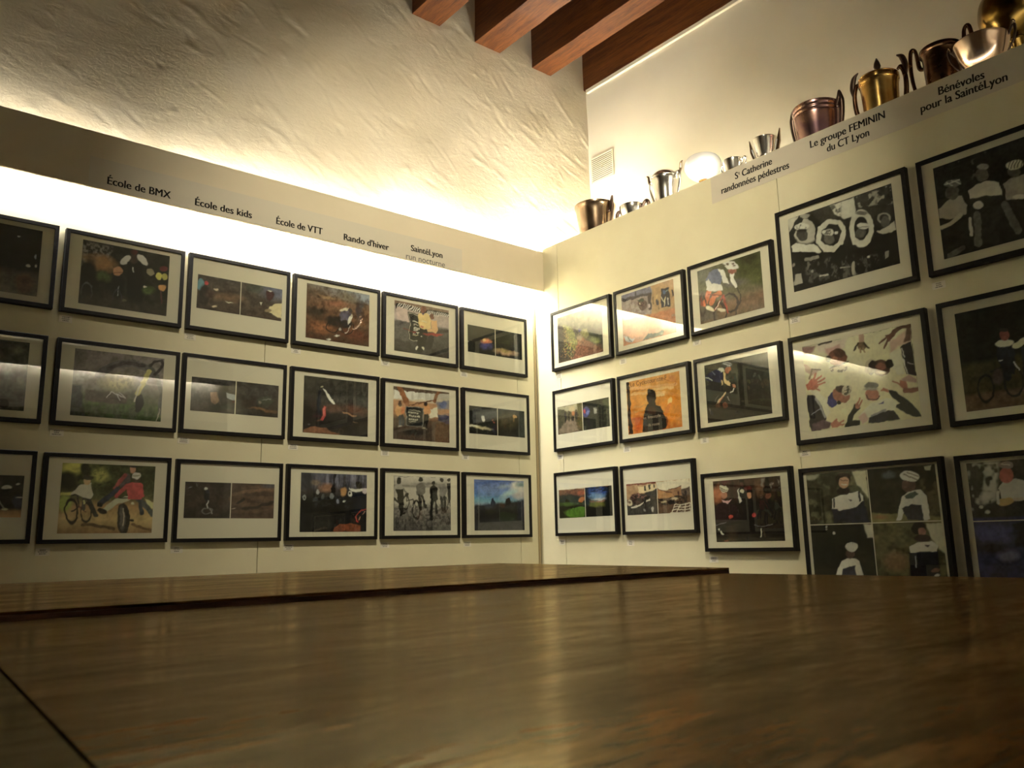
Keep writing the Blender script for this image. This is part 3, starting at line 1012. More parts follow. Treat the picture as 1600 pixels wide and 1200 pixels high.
F('L', -1.105, 1.286, W_, H_, 'framed photo of a cyclist leaning over on brown ground under a grey sky', (450, 420, 8.5687),
  [(260, 188), (1097, 352), (1080, 1042), (232, 918)], (178, 160, 128),
  [('g', (0, (112, 100, 88)), (.35, (124, 86, 58)), (.65, (112, 70, 40)), (1, (74, 40, 22))), ('n', 9, 7, .7, (84, 62, 44), .52), ('e', 900, 330, 330, 70, 11, 110, (122, 122, 124)),
   ('e', 1040, 390, 120, 60, 10, 80, (130, 134, 144)), ('e', 370, 570, 150, 60, 8, 50, (58, 48, 38)), ('e', 560, 390, 120, 16, 14, 20, (146, 112, 70)), ('e', 800, 380, 110, 60, 20, 60, (112, 100, 82)),
   ('e', 640, 470, 140, 40, 5, 40, (136, 84, 56)), ('e', 450, 790, 160, 70, 10, 60, (140, 84, 44)), ('e', 900, 880, 220, 60, 10, 60, (100, 52, 30)), ('e', 690, 710, 190, 78, 8, 30, (42, 36, 34)),
   ('o', 610, 760, 90, 90, 16, (36, 32, 30)), ('o', 800, 790, 80, 80, 14, (40, 34, 32)), ('e', 955, 570, 44, 130, -5, 30, (70, 56, 60)), ('e', 990, 480, 40, 40, 0, 30, (90, 84, 84)),
   ('e', 772, 630, 74, 84, 15, (92, 86, 106)), ('e', 765, 735, 60, 60, 0, (34, 38, 46)), ('p', [(852, 600), (862, 640), (830, 720), (800, 745), (800, 700), (815, 640)], (206, 196, 164)),
   ('e', 762, 552, 62, 20, -8, (200, 170, 142)), ('e', 830, 555, 30, 26, 20, (70, 60, 58)), ('l', [(830, 760), (805, 845), (770, 855)], 9, (206, 196, 180)), ('e', 704, 815, 16, 24, (214, 210, 200)),  # last fleck and the next two are trophy reflections painted into the print
   ('e', 655, 888, 28, 10, -10, (206, 196, 180)), ('e', 550, 944, 30, 12, -8, (220, 214, 200)), ('n', 30, 24, .5, (70, 40, 24), .6)])
F('L', -0.586, 1.285, W_, H_, 'framed photo of a man in a yellow jacket beside a black poster', (590, 440, 8.5714),
  [(233, 250), (962, 385), (950, 1030), (218, 920)], (180, 165, 130),
  [('g', (0, (124, 98, 78)), (.09, (112, 92, 76)), (.12, (150, 132, 124)), (.36, (160, 142, 136)), (.42, (84, 78, 76)), (1, (50, 47, 46))), ('p', [(235, 285), (965, 430), (965, 480), (235, 350)], (40, 36, 36))]
  + [('l', [(262 + 30 * i, 345 + i * 5.6), (296 + 30 * i, 292 + i * 6.6)], 13, (196, 184, 176)) for i in range(11)] + [('l', [(650 + 22 * i, 432 + i * 3.4), (672 + 22 * i, 386 + i * 4.6)], 9, (190, 178, 170)) for i in range(14)]
  + [('p', [(252, 335), (410, 375), (410, 540), (255, 500)], (172, 150, 142)), ('p', [(240, 515), (420, 560), (420, 800), (225, 760)], 20, (86, 80, 78)), ('p', [(410, 410), (548, 432), (562, 806), (424, 784)], (26, 30, 27)),
     ('l', [(548, 446), (428, 428), (430, 775), (556, 800)], 6, (170, 160, 140)), ('l', [(480, 535), (535, 545)], 12, (190, 180, 160)), ('l', [(482, 578), (484, 565), (536, 575)], 10, (150, 140, 125)),
     ('l', [(512, 610), (486, 606), (486, 626), (512, 630), (512, 648), (484, 644)], 9, (196, 186, 165)), ('l', [(524, 650), (524, 612), (548, 616), (548, 634), (524, 632)], 9, (196, 186, 165)),
     ('l', [(486, 668), (486, 694), (508, 698)], 8, (190, 180, 160)), ('l', [(516, 670), (530, 685), (544, 674)], 9, (196, 186, 165)), ('l', [(530, 685), (530, 702)], 9, (196, 186, 165)), ('l', [(480, 715), (540, 724)], 9, (190, 170, 120)),
     ('p', [(680, 560), (700, 520), (790, 520), (806, 640), (790, 690), (660, 660)], (196, 142, 84)), ('e', 726, 468, 28, 42, (112, 66, 46)), ('e', 775, 575, 30, 62, (200, 140, 84)), ('l', [(722, 540), (726, 630)], 10, (110, 100, 96)),
     ('p', [(806, 640), (952, 660), (952, 690), (800, 690)], 10, (66, 56, 52)), ('o', 850, 560, 40, 40, 4, (140, 124, 120)),
     ('p', [(556, 620), (668, 640), (660, 760), (640, 900), (590, 965), (530, 930), (540, 780)], (28, 26, 26)), ('p', [(680, 720), (765, 740), (730, 900), (620, 900)], (40, 36, 38)),
     ('p', [(537, 430), (600, 408), (690, 440), (722, 560), (718, 628), (640, 636), (570, 622), (545, 560)], (208, 158, 92)), ('p', [(590, 412), (640, 412), (612, 448)], (70, 50, 90)), ('e', 614, 372, 31, 42, (120, 68, 50)),
     ('l', [(600, 520), (640, 535)], 9, (224, 200, 150)), ('e', 590, 596, 26, 14, 15, (170, 90, 60)), ('e', 748, 708, 130, 20, 3, (140, 34, 24)), ('l', [(345, 628), (480, 665)], 9, (120, 34, 30)), ('e', 495, 670, 20, 9, (130, 40, 40)),
     ('e', 533, 896, 17, 26, 10, (200, 190, 165)), ('e', 608, 893, 16, 28, -35, (196, 186, 160)), ('e', 593, 738, 14, 8, (190, 180, 160)), ('p', [(730, 900), (786, 910), (786, 1004), (730, 998)], 14, (40, 36, 34))])
F('L', -0.063, 1.285, W_, H_, 'framed pair of night photos with an orange and blue glow, nearest the corner', C6,
  [(912, 572), (1365, 650), (1362, 865), (912, 797)], (175, 165, 135),
  [('g', (0, (30, 32, 32)), (1, (26, 28, 26))), ('e', 1065, 748, 46, 28, 0, 25, (56, 54, 116)), ('e', 1070, 710, 36, 20, 0, 18, (196, 98, 56)), ('e', 1050, 702, 16, 9, 20, (220, 150, 90)), ('e', 1100, 716, 16, 14, (160, 90, 60)),
   ('e', 1225, 803, 80, 22, 10, 22, (160, 124, 94)), ('e', 1215, 790, 60, 12, 10, 16, (140, 120, 60)), ('e', 1240, 700, 80, 60, 0, 60, (44, 44, 26)), ('e', 912, 704, 6, 5, (150, 150, 140))], splits=[('v', (1142, 725))])
F('L', -2.679, .802, W_, H_, 'framed photo at the left edge in the middle row, dim grey green scene', C7,
  [None, (258, 138), (190, 705), None], (110, 95, 70),
  [('g', (0, (36, 38, 33)), (.35, (34, 35, 30)), (.6, (48, 40, 32)), (.85, (40, 34, 28)), (1, (30, 33, 28))), ('n', 10, 8, .5, (50, 50, 40), .55), ('e', 150, 200, 60, 30, 0, 30, (56, 54, 44)), ('e', 30, 640, 50, 40, (16, 15, 14)), ('e', -80, 520, 60, 120, 0, 30, (26, 24, 22))])
F('L', -2.144, .802, W_, H_, 'framed photo of a rider upside down over grass with tall arched bike', C7,
  [(630, 183), (1372, 268), (1338, 792), (580, 740)], (120, 105, 80),
  [('g', (0, (86, 76, 76)), (.45, (88, 80, 76)), (.72, (60, 66, 42)), (.8, (58, 74, 34)), (1, (38, 50, 26))), ('n', 12, 8, .5, (66, 62, 54), .52), ('e', 990, 470, 130, 60, 0, 60, (116, 108, 72)), ('n', 40, 30, .7, (86, 80, 58), .55, ('e', 1000, 470, 160, 80, 0, 40)),
   ('p', [(590, 480), (680, 490), (700, 745), (582, 740)], 20, (42, 44, 42)), ('p', [(710, 520), (1060, 570), (1060, 650), (710, 620)], 14, (62, 54, 46)), ('l', [(820, 400), (950, 320), (1100, 305), (1220, 345), (1300, 420)], 60, (70, 64, 66)), ('l', [(900, 350), (1050, 300), (1200, 330)], 30, (54, 48, 50)),
   ('l', [(1250, 330), (1310, 420), (1345, 560), (1330, 720)], 34, (62, 60, 58)), ('l', [(1250, 330), (1290, 290), (1350, 280), (1365, 320), (1290, 400)], 22, (44, 40, 40)), ('l', [(1240, 380), (1190, 480), (1150, 560)], 44, (136, 112, 62)), ('l', [(1170, 480), (1125, 625)], 12, (150, 132, 100)),
   ('l', [(890, 590), (930, 545), (985, 575), (1005, 615)], 7, (160, 148, 128)), ('l', [(1000, 545), (1040, 600), (975, 560)], 6, (156, 140, 120)), ('e', 1160, 640, 34, 76, 15, (24, 24, 22)), ('l', [(1300, 780), (1330, 690)], 6, (120, 110, 96)), ('n', 30, 10, .5, (34, 44, 20), .55, ('p', [(600, 640), (1340, 680), (1340, 800), (580, 745)], 20))])
F('L', -1.629, .804, W_, H_, 'framed pair of dim photos with a tan leaning figure in the left one', C52,
  [(107, 378), (832, 428), (822, 705), (90, 648)], (160, 140, 105),
  [('g', (0, (66, 60, 58)), (.5, (60, 52, 48)), (1, (54, 46, 42))), ('n', 14, 9, .6, (44, 40, 38), .5), ('n', 40, 24, .7, (46, 42, 40), .5, ('e', 350, 450, 60, 45, 0, 30)), ('p', [(258, 488), (318, 498), (330, 570), (300, 602), (262, 575)], (116, 84, 62)),
   ('e', 365, 550, 30, 80, -12, (42, 38, 38)), ('p', [(390, 500), (470, 510), (466, 570), (430, 560), (400, 545)], (112, 112, 116)), ('e', 330, 620, 90, 24, 0, 20, (42, 44, 40)), ('e', 455, 578, 12, 10, (70, 34, 34)), ('e', 690, 640, 110, 10, 12, 14, (110, 74, 46)),
   ('e', 720, 572, 60, 40, 0, 30, (66, 68, 58)), ('e', 680, 580, 14, 12, (110, 96, 84)), ('l', [(700, 560), (765, 550)], 5, (110, 108, 100)), ('p', [(525, 545), (640, 560), (640, 620), (525, 620)], 14, (54, 42, 38))], splits=[('v', (469, 590))])
F('L', -1.105, .804, W_, H_, 'framed dark photo of a rider with red leg and a pale streak', (440, 560, 8.5714),
  [(308, 228), (1168, 328), (1150, 1050), (280, 990)], (170, 150, 110),
  [('g', (0, (62, 57, 48)), (.3, (56, 52, 46)), (.5, (52, 42, 36)), (.75, (42, 34, 31)), (1, (40, 35, 34))), ('n', 10, 8, .5, (40, 34, 32), .52), ('p', [(480, 440), (524, 430), (520, 770), (480, 790)], 10, (24, 26, 38)), ('e', 690, 670, 120, 60, 8, 50, (78, 50, 38)),  # dark upright bar is a mirrored frame gap, painted into the print
   ('e', 990, 690, 200, 50, 12, 60, (80, 46, 30)), ('p', [(280, 990), (300, 950), (450, 905), (560, 930), (700, 985), (775, 1012), (770, 1020)], (112, 70, 44)), ('l', [(820, 722), (900, 742), (1000, 768)], 18, (126, 86, 50)), ('l', [(965, 840), (1015, 868)], 12, (110, 86, 66)), ('e', 370, 880, 16, 14, (84, 80, 80)),
   ('p', [(540, 400), (580, 420), (640, 480), (690, 560), (708, 605), (684, 612), (640, 560), (600, 480)], (200, 198, 176)), ('l', [(520, 380), (548, 378)], 14, (140, 130, 100)), ('e', 470, 770, 60, 20, 0, (60, 30, 34)), ('p', [(575, 625), (612, 645), (572, 780), (545, 835), (508, 820), (545, 740)], (164, 48, 46)),
   ('l', [(590, 650), (545, 780)], 10, (206, 90, 80)), ('e', 500, 830, 28, 12, (100, 60, 36)), ('e', 620, 870, 120, 40, 0, 30, (30, 26, 26)), ('o', 790, 985, 26, 34, 7, (70, 56, 46)), ('e', 360, 720, 60, 90, 0, 30, (36, 30, 28))])
F('L', -.587, .802, W_, H_, 'framed photo of two people in orange shirts holding a black poster', C57,
  [(258, 193), (757, 245), (755, 697), (253, 660)], (175, 155, 115),
  [('g', (0, (110, 86, 66)), (.1, (150, 140, 122)), (.24, (170, 150, 124)), (.27, (160, 112, 70)), (.5, (150, 100, 62)), (.62, (84, 62, 46)), (1, (78, 56, 44))), ('p', [(262, 222), (620, 258), (620, 318), (262, 305)], (200, 192, 172)), ('n', 30, 3, .5, (140, 130, 116), .5, ('p', [(420, 240), (620, 258), (620, 318), (420, 310)], 8)),
   ('p', [(258, 193), (757, 245), (757, 268), (258, 225)], (84, 62, 48)), ('p', [(665, 255), (757, 262), (757, 300), (668, 300)], (150, 140, 128)), ('l', [(312, 200), (380, 350)], 40, (134, 78, 34)), ('l', [(655, 232), (628, 330)], 30, (120, 74, 38)), ('l', [(400, 358), (630, 318)], 12, (110, 66, 34)),
   ('p', [(640, 330), (757, 320), (757, 400), (650, 400)], 14, (112, 104, 110)), ('e', 700, 360, 30, 34, 20, 16, (74, 84, 124)), ('p', [(650, 440), (757, 440), (757, 530), (650, 500)], 8, (62, 58, 84)), ('l', [(660, 440), (750, 450)], 10, (140, 100, 80)), ('p', [(580, 392), (650, 385), (650, 470), (575, 470)], (176, 164, 142)),
   ('e', 312, 405, 40, 50, (198, 126, 66)), ('e', 315, 348, 17, 24, (90, 64, 48)), ('l', [(318, 455), (312, 540)], 26, (62, 66, 74)), ('l', [(342, 455), (340, 535)], 22, (54, 58, 66)), ('e', 312, 548, 18, 8, (150, 140, 126)), ('e', 345, 405, 16, 36, (180, 104, 52)),
   ('e', 552, 400, 34, 52, (198, 116, 54)), ('e', 545, 350, 15, 20, (56, 40, 36)), ('l', [(540, 450), (534, 560)], 22, (24, 22, 22)), ('l', [(560, 450), (555, 565)], 20, (22, 20, 20)), ('e', 530, 565, 20, 8, (176, 160, 130)), ('e', 555, 575, 9, 8, (176, 160, 130)),
   ('p', [(366, 366), (524, 380), (524, 556), (368, 542)], (110, 106, 100)), ('p', [(373, 373), (517, 386), (517, 549), (375, 535)], (25, 28, 32)), ('l', [(395, 408), (490, 416)], 4, (170, 160, 136)), ('l', [(396, 428), (475, 436)], 13, (150, 142, 122)), ('l', [(396, 455), (486, 463)], 13, (160, 150, 130)), ('l', [(396, 482), (470, 490)], 13, (150, 142, 122)),
   ('l', [(408, 425), (410, 490)], 4, (25, 28, 32)), ('l', [(426, 425), (428, 490)], 4, (25, 28, 32)), ('l', [(444, 428), (446, 492)], 4, (25, 28, 32)), ('l', [(460, 430), (462, 492)], 4, (25, 28, 32)), ('l', [(395, 500), (462, 506)], 4, (170, 160, 136)),
   ('p', [(255, 560), (480, 560), (620, 560), (600, 660), (255, 650)], 50, (62, 46, 38)), ('e', 440, 600, 90, 20, 0, 20, (34, 30, 28))])
F('L', -.058, .805, W_, H_, 'framed pair of black night photos with a white runner and a beam of light', C57,
  [(932, 365), (1428, 413), (1428, 650), (935, 612)], (180, 165, 125),
  [('g', (0, (32, 34, 32)), (1, (20, 20, 18))), ('p', [(960, 385), (1186, 410), (1186, 470), (1050, 500), (965, 520)], 14, (68, 70, 70)), ('e', 1058, 480, 13, 28, -12, (204, 204, 196)), ('e', 1020, 556, 100, 14, 10, 14, (170, 156, 116)), ('e', 970, 545, 40, 9, 4, (206, 196, 156)),
   ('e', 1157, 520, 10, 8, (150, 60, 40)), ('e', 1150, 498, 8, 8, (120, 60, 40)), ('e', 1285, 500, 100, 70, 0, 60, (64, 54, 22)), ('l', [(1200, 470), (1330, 440)], 16, (66, 60, 30)), ('e', 1340, 460, 14, 16, (170, 120, 40)), ('e', 1330, 490, 8, 18, (120, 90, 30)), ('p', [(1375, 408), (1430, 413), (1430, 650), (1370, 645)], 10, (56, 60, 54))], splits=[('v', (1187, 510))])  # grey-green right end is a reflection on the glass, painted into the print
F('L', -2.681, .321, W_, H_, 'framed dark photo at the bottom left edge with a small white number plate', CB,
  [None, (210, 285), (168, 632), None], (75, 62, 42),
  [('g', (0, (18, 17, 15)), (.78, (18, 16, 14)), (.86, (62, 42, 22)), (1, (76, 50, 26))), ('e', 150, 500, 40, 60, 0, 20, (20, 20, 28)), ('e', 55, 382, 44, 14, (114, 108, 88)), ('e', 150, 352, 14, 7, -20, (100, 98, 86)), ('e', 165, 464, 26, 5, (84, 84, 84)), ('e', 40, 568, 28, 10, (84, 70, 46)), ('l', [(0, 500), (30, 560)], 12, (60, 54, 44)), ('e', -200, 480, 90, 100, 0, 30, (34, 28, 24))])
F('L', -2.155, .319, W_, H_, 'framed photo of two boys on bikes with legs kicked wide on a sunny path', CB,
  [(528, 173), (1300, 210), (1260, 762), (470, 765)], (95, 80, 55),
  [('g', (0, (36, 36, 16)), (.35, (34, 34, 16)), (.5, (50, 46, 22)), (.62, (90, 64, 34)), (.8, (112, 78, 42)), (1, (74, 52, 27))), ('n', 14, 10, .7, (22, 24, 12), .5, ('p', [(520, 170), (1300, 200), (1290, 480), (500, 440)], 20)), ('e', 620, 215, 110, 50, 0, 40, (112, 92, 20)), ('e', 830, 280, 70, 60, 0, 40, (88, 82, 28)),
   ('n', 30, 24, .7, (52, 52, 18), .5, ('e', 780, 280, 160, 100, 0, 50)), ('e', 570, 330, 70, 80, 0, 30, (16, 17, 10)), ('e', 715, 235, 44, 60, 0, 20, (22, 22, 12)), ('p', [(510, 425), (600, 425), (600, 450), (505, 450)], 10, (124, 96, 30)), ('e', 540, 520, 60, 70, 0, 30, (78, 82, 20)), ('n', 12, 8, .5, (70, 52, 28), .55, ('p', [(480, 560), (1270, 560), (1260, 770), (470, 765)], 30)),
   ('l', [(690, 690), (820, 700), (950, 730)], 26, (50, 36, 20)), ('l', [(1110, 690), (1250, 740)], 24, (60, 42, 22)), ('o', 595, 580, 52, 98, 14, (24, 20, 16)), ('o', 720, 592, 42, 78, 11, (26, 22, 18)), ('l', [(640, 460), (660, 540), (600, 580)], 12, (30, 24, 22)), ('l', [(660, 540), (720, 590)], 10, (54, 26, 22)), ('l', [(600, 450), (690, 455)], 7, (24, 20, 18)),
   ('l', [(735, 480), (770, 560), (800, 615)], 38, (30, 28, 24)), ('l', [(700, 480), (700, 560)], 30, (40, 36, 30)), ('p', [(590, 440), (650, 370), (700, 355), (762, 345), (770, 440), (745, 478), (690, 470), (640, 445)], (112, 98, 76)), ('e', 726, 335, 28, 30, (140, 76, 48)), ('e', 734, 303, 38, 20, (32, 28, 20)), ('l', [(700, 495), (705, 520)], 14, (116, 124, 50)),
   ('e', 1045, 330, 44, 70, 20, (46, 38, 38)), ('l', [(1045, 280), (990, 350), (955, 390)], 30, (82, 30, 28)), ('e', 1110, 232, 26, 30, (106, 64, 46)), ('e', 1115, 210, 32, 14, (26, 24, 20)), ('l', [(980, 400), (900, 470), (835, 520)], 44, (27, 29, 36)), ('e', 835, 530, 26, 20, (16, 15, 14)),
   ('l', [(1075, 470), (980, 500), (880, 570)], 42, (90, 86, 68)), ('e', 850, 582, 40, 22, 20, (22, 19, 16)), ('l', [(1150, 475), (1210, 530), (1270, 600)], 46, (44, 44, 40)), ('l', [(1160, 480), (1185, 600)], 30, (34, 34, 34)), ('p', [(1210, 480), (1275, 500), (1270, 560), (1225, 520)], (110, 96, 56)),
   ('e', 1030, 640, 54, 128, (26, 23, 20)), ('e', 1020, 640, 26, 100, 0, 10, (48, 42, 38)), ('l', [(1035, 560), (1025, 700)], 8, (96, 84, 70)), ('l', [(990, 470), (1170, 470)], 9, (20, 18, 16)), ('p', [(1050, 360), (1110, 335), (1180, 340), (1200, 430), (1180, 478), (1070, 482)], (142, 30, 30)), ('l', [(1060, 370), (1010, 420), (975, 460)], 32, (136, 30, 30)), ('l', [(1180, 360), (1190, 450)], 26, (124, 26, 28)),
   ('e', 1140, 312, 30, 24, (44, 32, 24)), ('e', 1140, 282, 36, 26, (160, 158, 98)), ('l', [(1115, 280), (1165, 285)], 7, (60, 60, 36)), ('e', 1112, 515, 14, 10, (120, 130, 70)), ('e', 1100, 655, 20, 12, (20, 18, 16))])
F('L', -1.632, .317, W_, H_, 'framed pair of brown photos with a small white helmeted rider in the left one', (260, 690, 5.3333),
  [(162, 332), (905, 357), (890, 642), (140, 635)], (150, 128, 85),
  [('g', (0, (54, 42, 38)), (.5, (58, 42, 34)), (1, (46, 36, 31))), ('n', 12, 8, .6, (38, 32, 28), .5), ('p', [(545, 345), (910, 360), (890, 645), (530, 640)], 6, (80, 55, 38)), ('n', 4, 10, .7, (56, 40, 32), .5, ('p', [(545, 345), (910, 360), (890, 645), (530, 640)], 6)), ('l', [(560, 440), (720, 410), (900, 400)], 26, (90, 62, 42)), ('l', [(640, 555), (760, 545), (890, 500)], 24, (40, 31, 28)), ('l', [(550, 480), (640, 490)], 60, (74, 50, 34)),
   ('e', 860, 365, 60, 24, 0, 20, (66, 58, 58)), ('l', [(590, 520), (650, 480)], 16, (32, 26, 24)), ('e', 562, 562, 20, 5, -10, (130, 108, 86)), ('e', 340, 450, 26, 50, (32, 30, 32)), ('e', 332, 396, 16, 13, (142, 134, 122)), ('e', 345, 420, 20, 14, (46, 46, 50)), ('l', [(350, 490), (335, 520), (345, 550)], 8, (140, 134, 124)), ('o', 340, 575, 40, 24, 7, (92, 84, 76)), ('l', [(360, 560), (375, 600)], 8, (110, 100, 90)), ('e', 200, 382, 16, 4, -10, (96, 92, 88)), ('l', [(255, 345), (260, 370)], 5, (90, 84, 78))], splits=[('v', (538, 490))])
F('L', -1.109, .318, W_, H_, 'framed photo of a dark crowd of riders in a wood with orange leaves', (440, 710, 8.5714),
  [(268, 242), (1150, 278), (1130, 1035), (238, 1038)], (165, 145, 98),
  [('g', (0, (84, 80, 90)), (.2, (84, 78, 84)), (.3, (60, 52, 50)), (.42, (30, 29, 30)), (1, (27, 25, 24))), ('n', 34, 3, .8, (48, 46, 52), .5, ('p', [(260, 240), (1150, 270), (1150, 480), (260, 480)], 40)), ('n', 26, 3, .6, (120, 116, 128), .62, ('p', [(540, 250), (1150, 270), (1150, 420), (540, 430)], 30)), ('p', [(260, 240), (420, 245), (420, 460), (260, 460)], 60, (50, 49, 54)),
   ('e', 600, 450, 90, 60, 0, 50, (128, 88, 62)), ('e', 460, 380, 60, 40, 0, 30, (104, 86, 70)), ('l', [(710, 260), (705, 420)], 30, (44, 40, 42)), ('e', 690, 500, 30, 90, (20, 19, 20)), ('e', 830, 505, 42, 60, 0, 20, (156, 108, 50)), ('e', 1040, 415, 44, 44, (46, 40, 34)), ('p', [(900, 450), (960, 460), (1060, 455), (1130, 460), (1135, 500), (1060, 500), (940, 505)], (172, 162, 142)),
   ('p', [(940, 500), (1090, 490), (1140, 560), (1135, 800), (950, 780), (930, 620)], (22, 26, 36)), ('e', 1110, 490, 34, 36, (160, 144, 140)), ('p', [(250, 620), (960, 600), (960, 820), (250, 800)], 60, (20, 19, 19)), ('e', 490, 495, 24, 30, (134, 130, 124)), ('e', 308, 572, 26, 30, (122, 120, 116)), ('e', 308, 572, 12, 14, (60, 58, 58)), ('e', 672, 560, 32, 36, (104, 104, 104)), ('e', 450, 595, 30, 34, (58, 60, 58)), ('e', 556, 560, 22, 30, (76, 78, 76)),
   ('e', 762, 628, 20, 32, (116, 116, 128)), ('e', 845, 632, 18, 14, (160, 160, 160)), ('e', 915, 535, 28, 40, (170, 160, 150)), ('e', 908, 530, 12, 18, (70, 56, 50)), ('n', 40, 40, .4, (60, 60, 62), .62, ('p', [(420, 560), (930, 560), (930, 720), (420, 720)], 30)), ('p', [(410, 790), (660, 780), (660, 1010), (410, 990)], 40, (44, 40, 34)), ('l', [(440, 1030), (600, 985)], 22, (70, 58, 44)),
   ('p', [(690, 1038), (700, 985), (780, 945), (870, 925), (1060, 945), (1062, 1036)], (122, 56, 20)), ('n', 24, 14, .6, (86, 40, 16), .52, ('p', [(690, 1038), (700, 985), (870, 925), (1060, 945), (1062, 1036)])), ('e', 960, 880, 60, 30, 0, 16, (40, 28, 24)), ('l', [(985, 830), (1000, 880), (1022, 900)], 18, (164, 30, 26)), ('l', [(1120, 765), (1030, 875)], 11, (176, 120, 90)), ('l', [(985, 830), (1080, 740), (1135, 730)], 14, (150, 44, 30)), ('p', [(1060, 800), (1135, 790), (1128, 1034), (1062, 1034)], 10, (22, 22, 24))])
F('L', -.583, .319, W_, H_, 'framed black and white photo of five standing cyclists with their bikes', C58,
  [(205, 192), (712, 208), (710, 682), (198, 680)], (180, 160, 110),
  [('g', (0, (176, 160, 134)), (.15, (150, 134, 116)), (.18, (116, 102, 90)), (.22, (160, 144, 120)), (.5, (162, 146, 116)), (.6, (120, 106, 94)), (1, (84, 72, 68))), ('n', 40, 34, .8, (70, 60, 58), .52, ('p', [(198, 470), (712, 440), (712, 685), (198, 685)], 40)), ('n', 26, 20, .8, (48, 42, 42), .6, ('p', [(198, 560), (712, 560), (712, 685), (198, 685)], 40)), ('e', 520, 262, 120, 12, 0, 16, (104, 92, 84)),
   ('o', 312, 430, 34, 62, 9, (36, 30, 30)), ('o', 402, 495, 34, 78, 9, (32, 27, 27)), ('l', [(318, 360), (325, 420), (380, 400), (402, 495)], 8, (28, 24, 24)), ('e', 320, 360, 20, 18, (30, 26, 26)), ('o', 660, 450, 24, 66, 7, (54, 46, 44)), ('l', [(210, 400), (250, 420)], 24, (34, 28, 28)),
   ('p', [(212, 275), (240, 255), (280, 280), (295, 320), (270, 330), (225, 330), (210, 400)], (140, 126, 112)), ('p', [(222, 310), (285, 310), (292, 430), (282, 540), (262, 560), (252, 440)], (24, 20, 20)), ('l', [(262, 540), (300, 525)], 14, (22, 18, 18)), ('e', 246, 232, 22, 32, (36, 28, 27)), ('l', [(285, 310), (315, 345)], 14, (100, 88, 80)),
   ('p', [(405, 270), (440, 252), (480, 280), (486, 330), (470, 375), (415, 370), (402, 340)], (98, 86, 80)), ('l', [(430, 370), (445, 490)], 24, (28, 24, 24)), ('l', [(455, 370), (485, 475)], 22, (30, 26, 26)), ('e', 441, 222, 18, 20, (44, 36, 34)),
   ('p', [(525, 290), (555, 270), (590, 295), (600, 400), (560, 420), (522, 390)], (24, 22, 22)), ('l', [(545, 400), (538, 575)], 30, (26, 22, 22)), ('l', [(575, 400), (585, 520)], 20, (32, 28, 28)), ('e', 553, 252, 18, 20, (40, 33, 32)), ('p', [(605, 270), (635, 252), (672, 275), (682, 340), (660, 385), (615, 380)], (116, 104, 94)), ('l', [(630, 380), (636, 500)], 24, (40, 34, 34)), ('l', [(655, 380), (660, 500)], 20, (36, 30, 30)), ('e', 631, 226, 16, 18, (48, 40, 38)),
   ('p', [(682, 260), (712, 255), (712, 440), (690, 440)], (36, 30, 32)), ('e', 694, 232, 12, 16, (40, 34, 34)), ('l', [(198, 681), (205, 192), (712, 208), (710, 682), (198, 681)], 4, (40, 34, 30))], sat=0.25)
F('L', -.057, .318, W_, H_, 'framed photo of tiny rider silhouettes under a deep blue sky', C58,
  [(922, 225), (1365, 238), (1368, 678), (922, 678)], (180, 160, 110),
  [('g', (0, (66, 92, 144)), (.2, (74, 108, 158)), (.3, (62, 110, 156)), (.42, (90, 140, 150)), (.5, (120, 136, 146)), (.54, (58, 54, 54)), (.7, (40, 36, 36)), (1, (34, 32, 34))), ('e', 1320, 310, 70, 60, 0, 50, (176, 166, 150)), ('e', 1290, 270, 26, 22, 0, 20, (206, 202, 182)), ('e', 1330, 270, 36, 20, 0, 20, (96, 120, 116)), ('e', 1230, 350, 70, 24, -25, 30, (130, 160, 156)), ('e', 1190, 285, 50, 14, -10, 20, (110, 130, 150)), ('e', 1330, 370, 60, 30, 0, 40, (158, 146, 136)), ('n', 16, 12, .4, (150, 150, 146), .6, ('e', 1290, 340, 110, 90, 0, 60)),
   ('p', [(922, 458), (1060, 440), (1180, 430), (1368, 410), (1368, 678), (922, 678)], 24, (46, 42, 44)), ('p', [(980, 500), (1310, 480), (1310, 575), (980, 575)], 40, (34, 30, 29)), ('e', 1080, 392, 8, 9, (30, 28, 30)), ('p', [(1072, 400), (1090, 398), (1108, 425), (1110, 455), (1070, 450)], (38, 36, 40)), ('o', 1085, 450, 14, 18, 5, (26, 24, 26)), ('e', 1222, 425, 24, 28, (34, 32, 34)), ('l', [(1205, 398), (1225, 420)], 6, (30, 28, 30)), ('e', 1225, 400, 8, 10, (30, 28, 30)), ('p', [(1305, 420), (1368, 400), (1368, 600), (1310, 560)], 30, (40, 40, 54))])  # dark inner rectangle is a glass reflection put into the print's colour

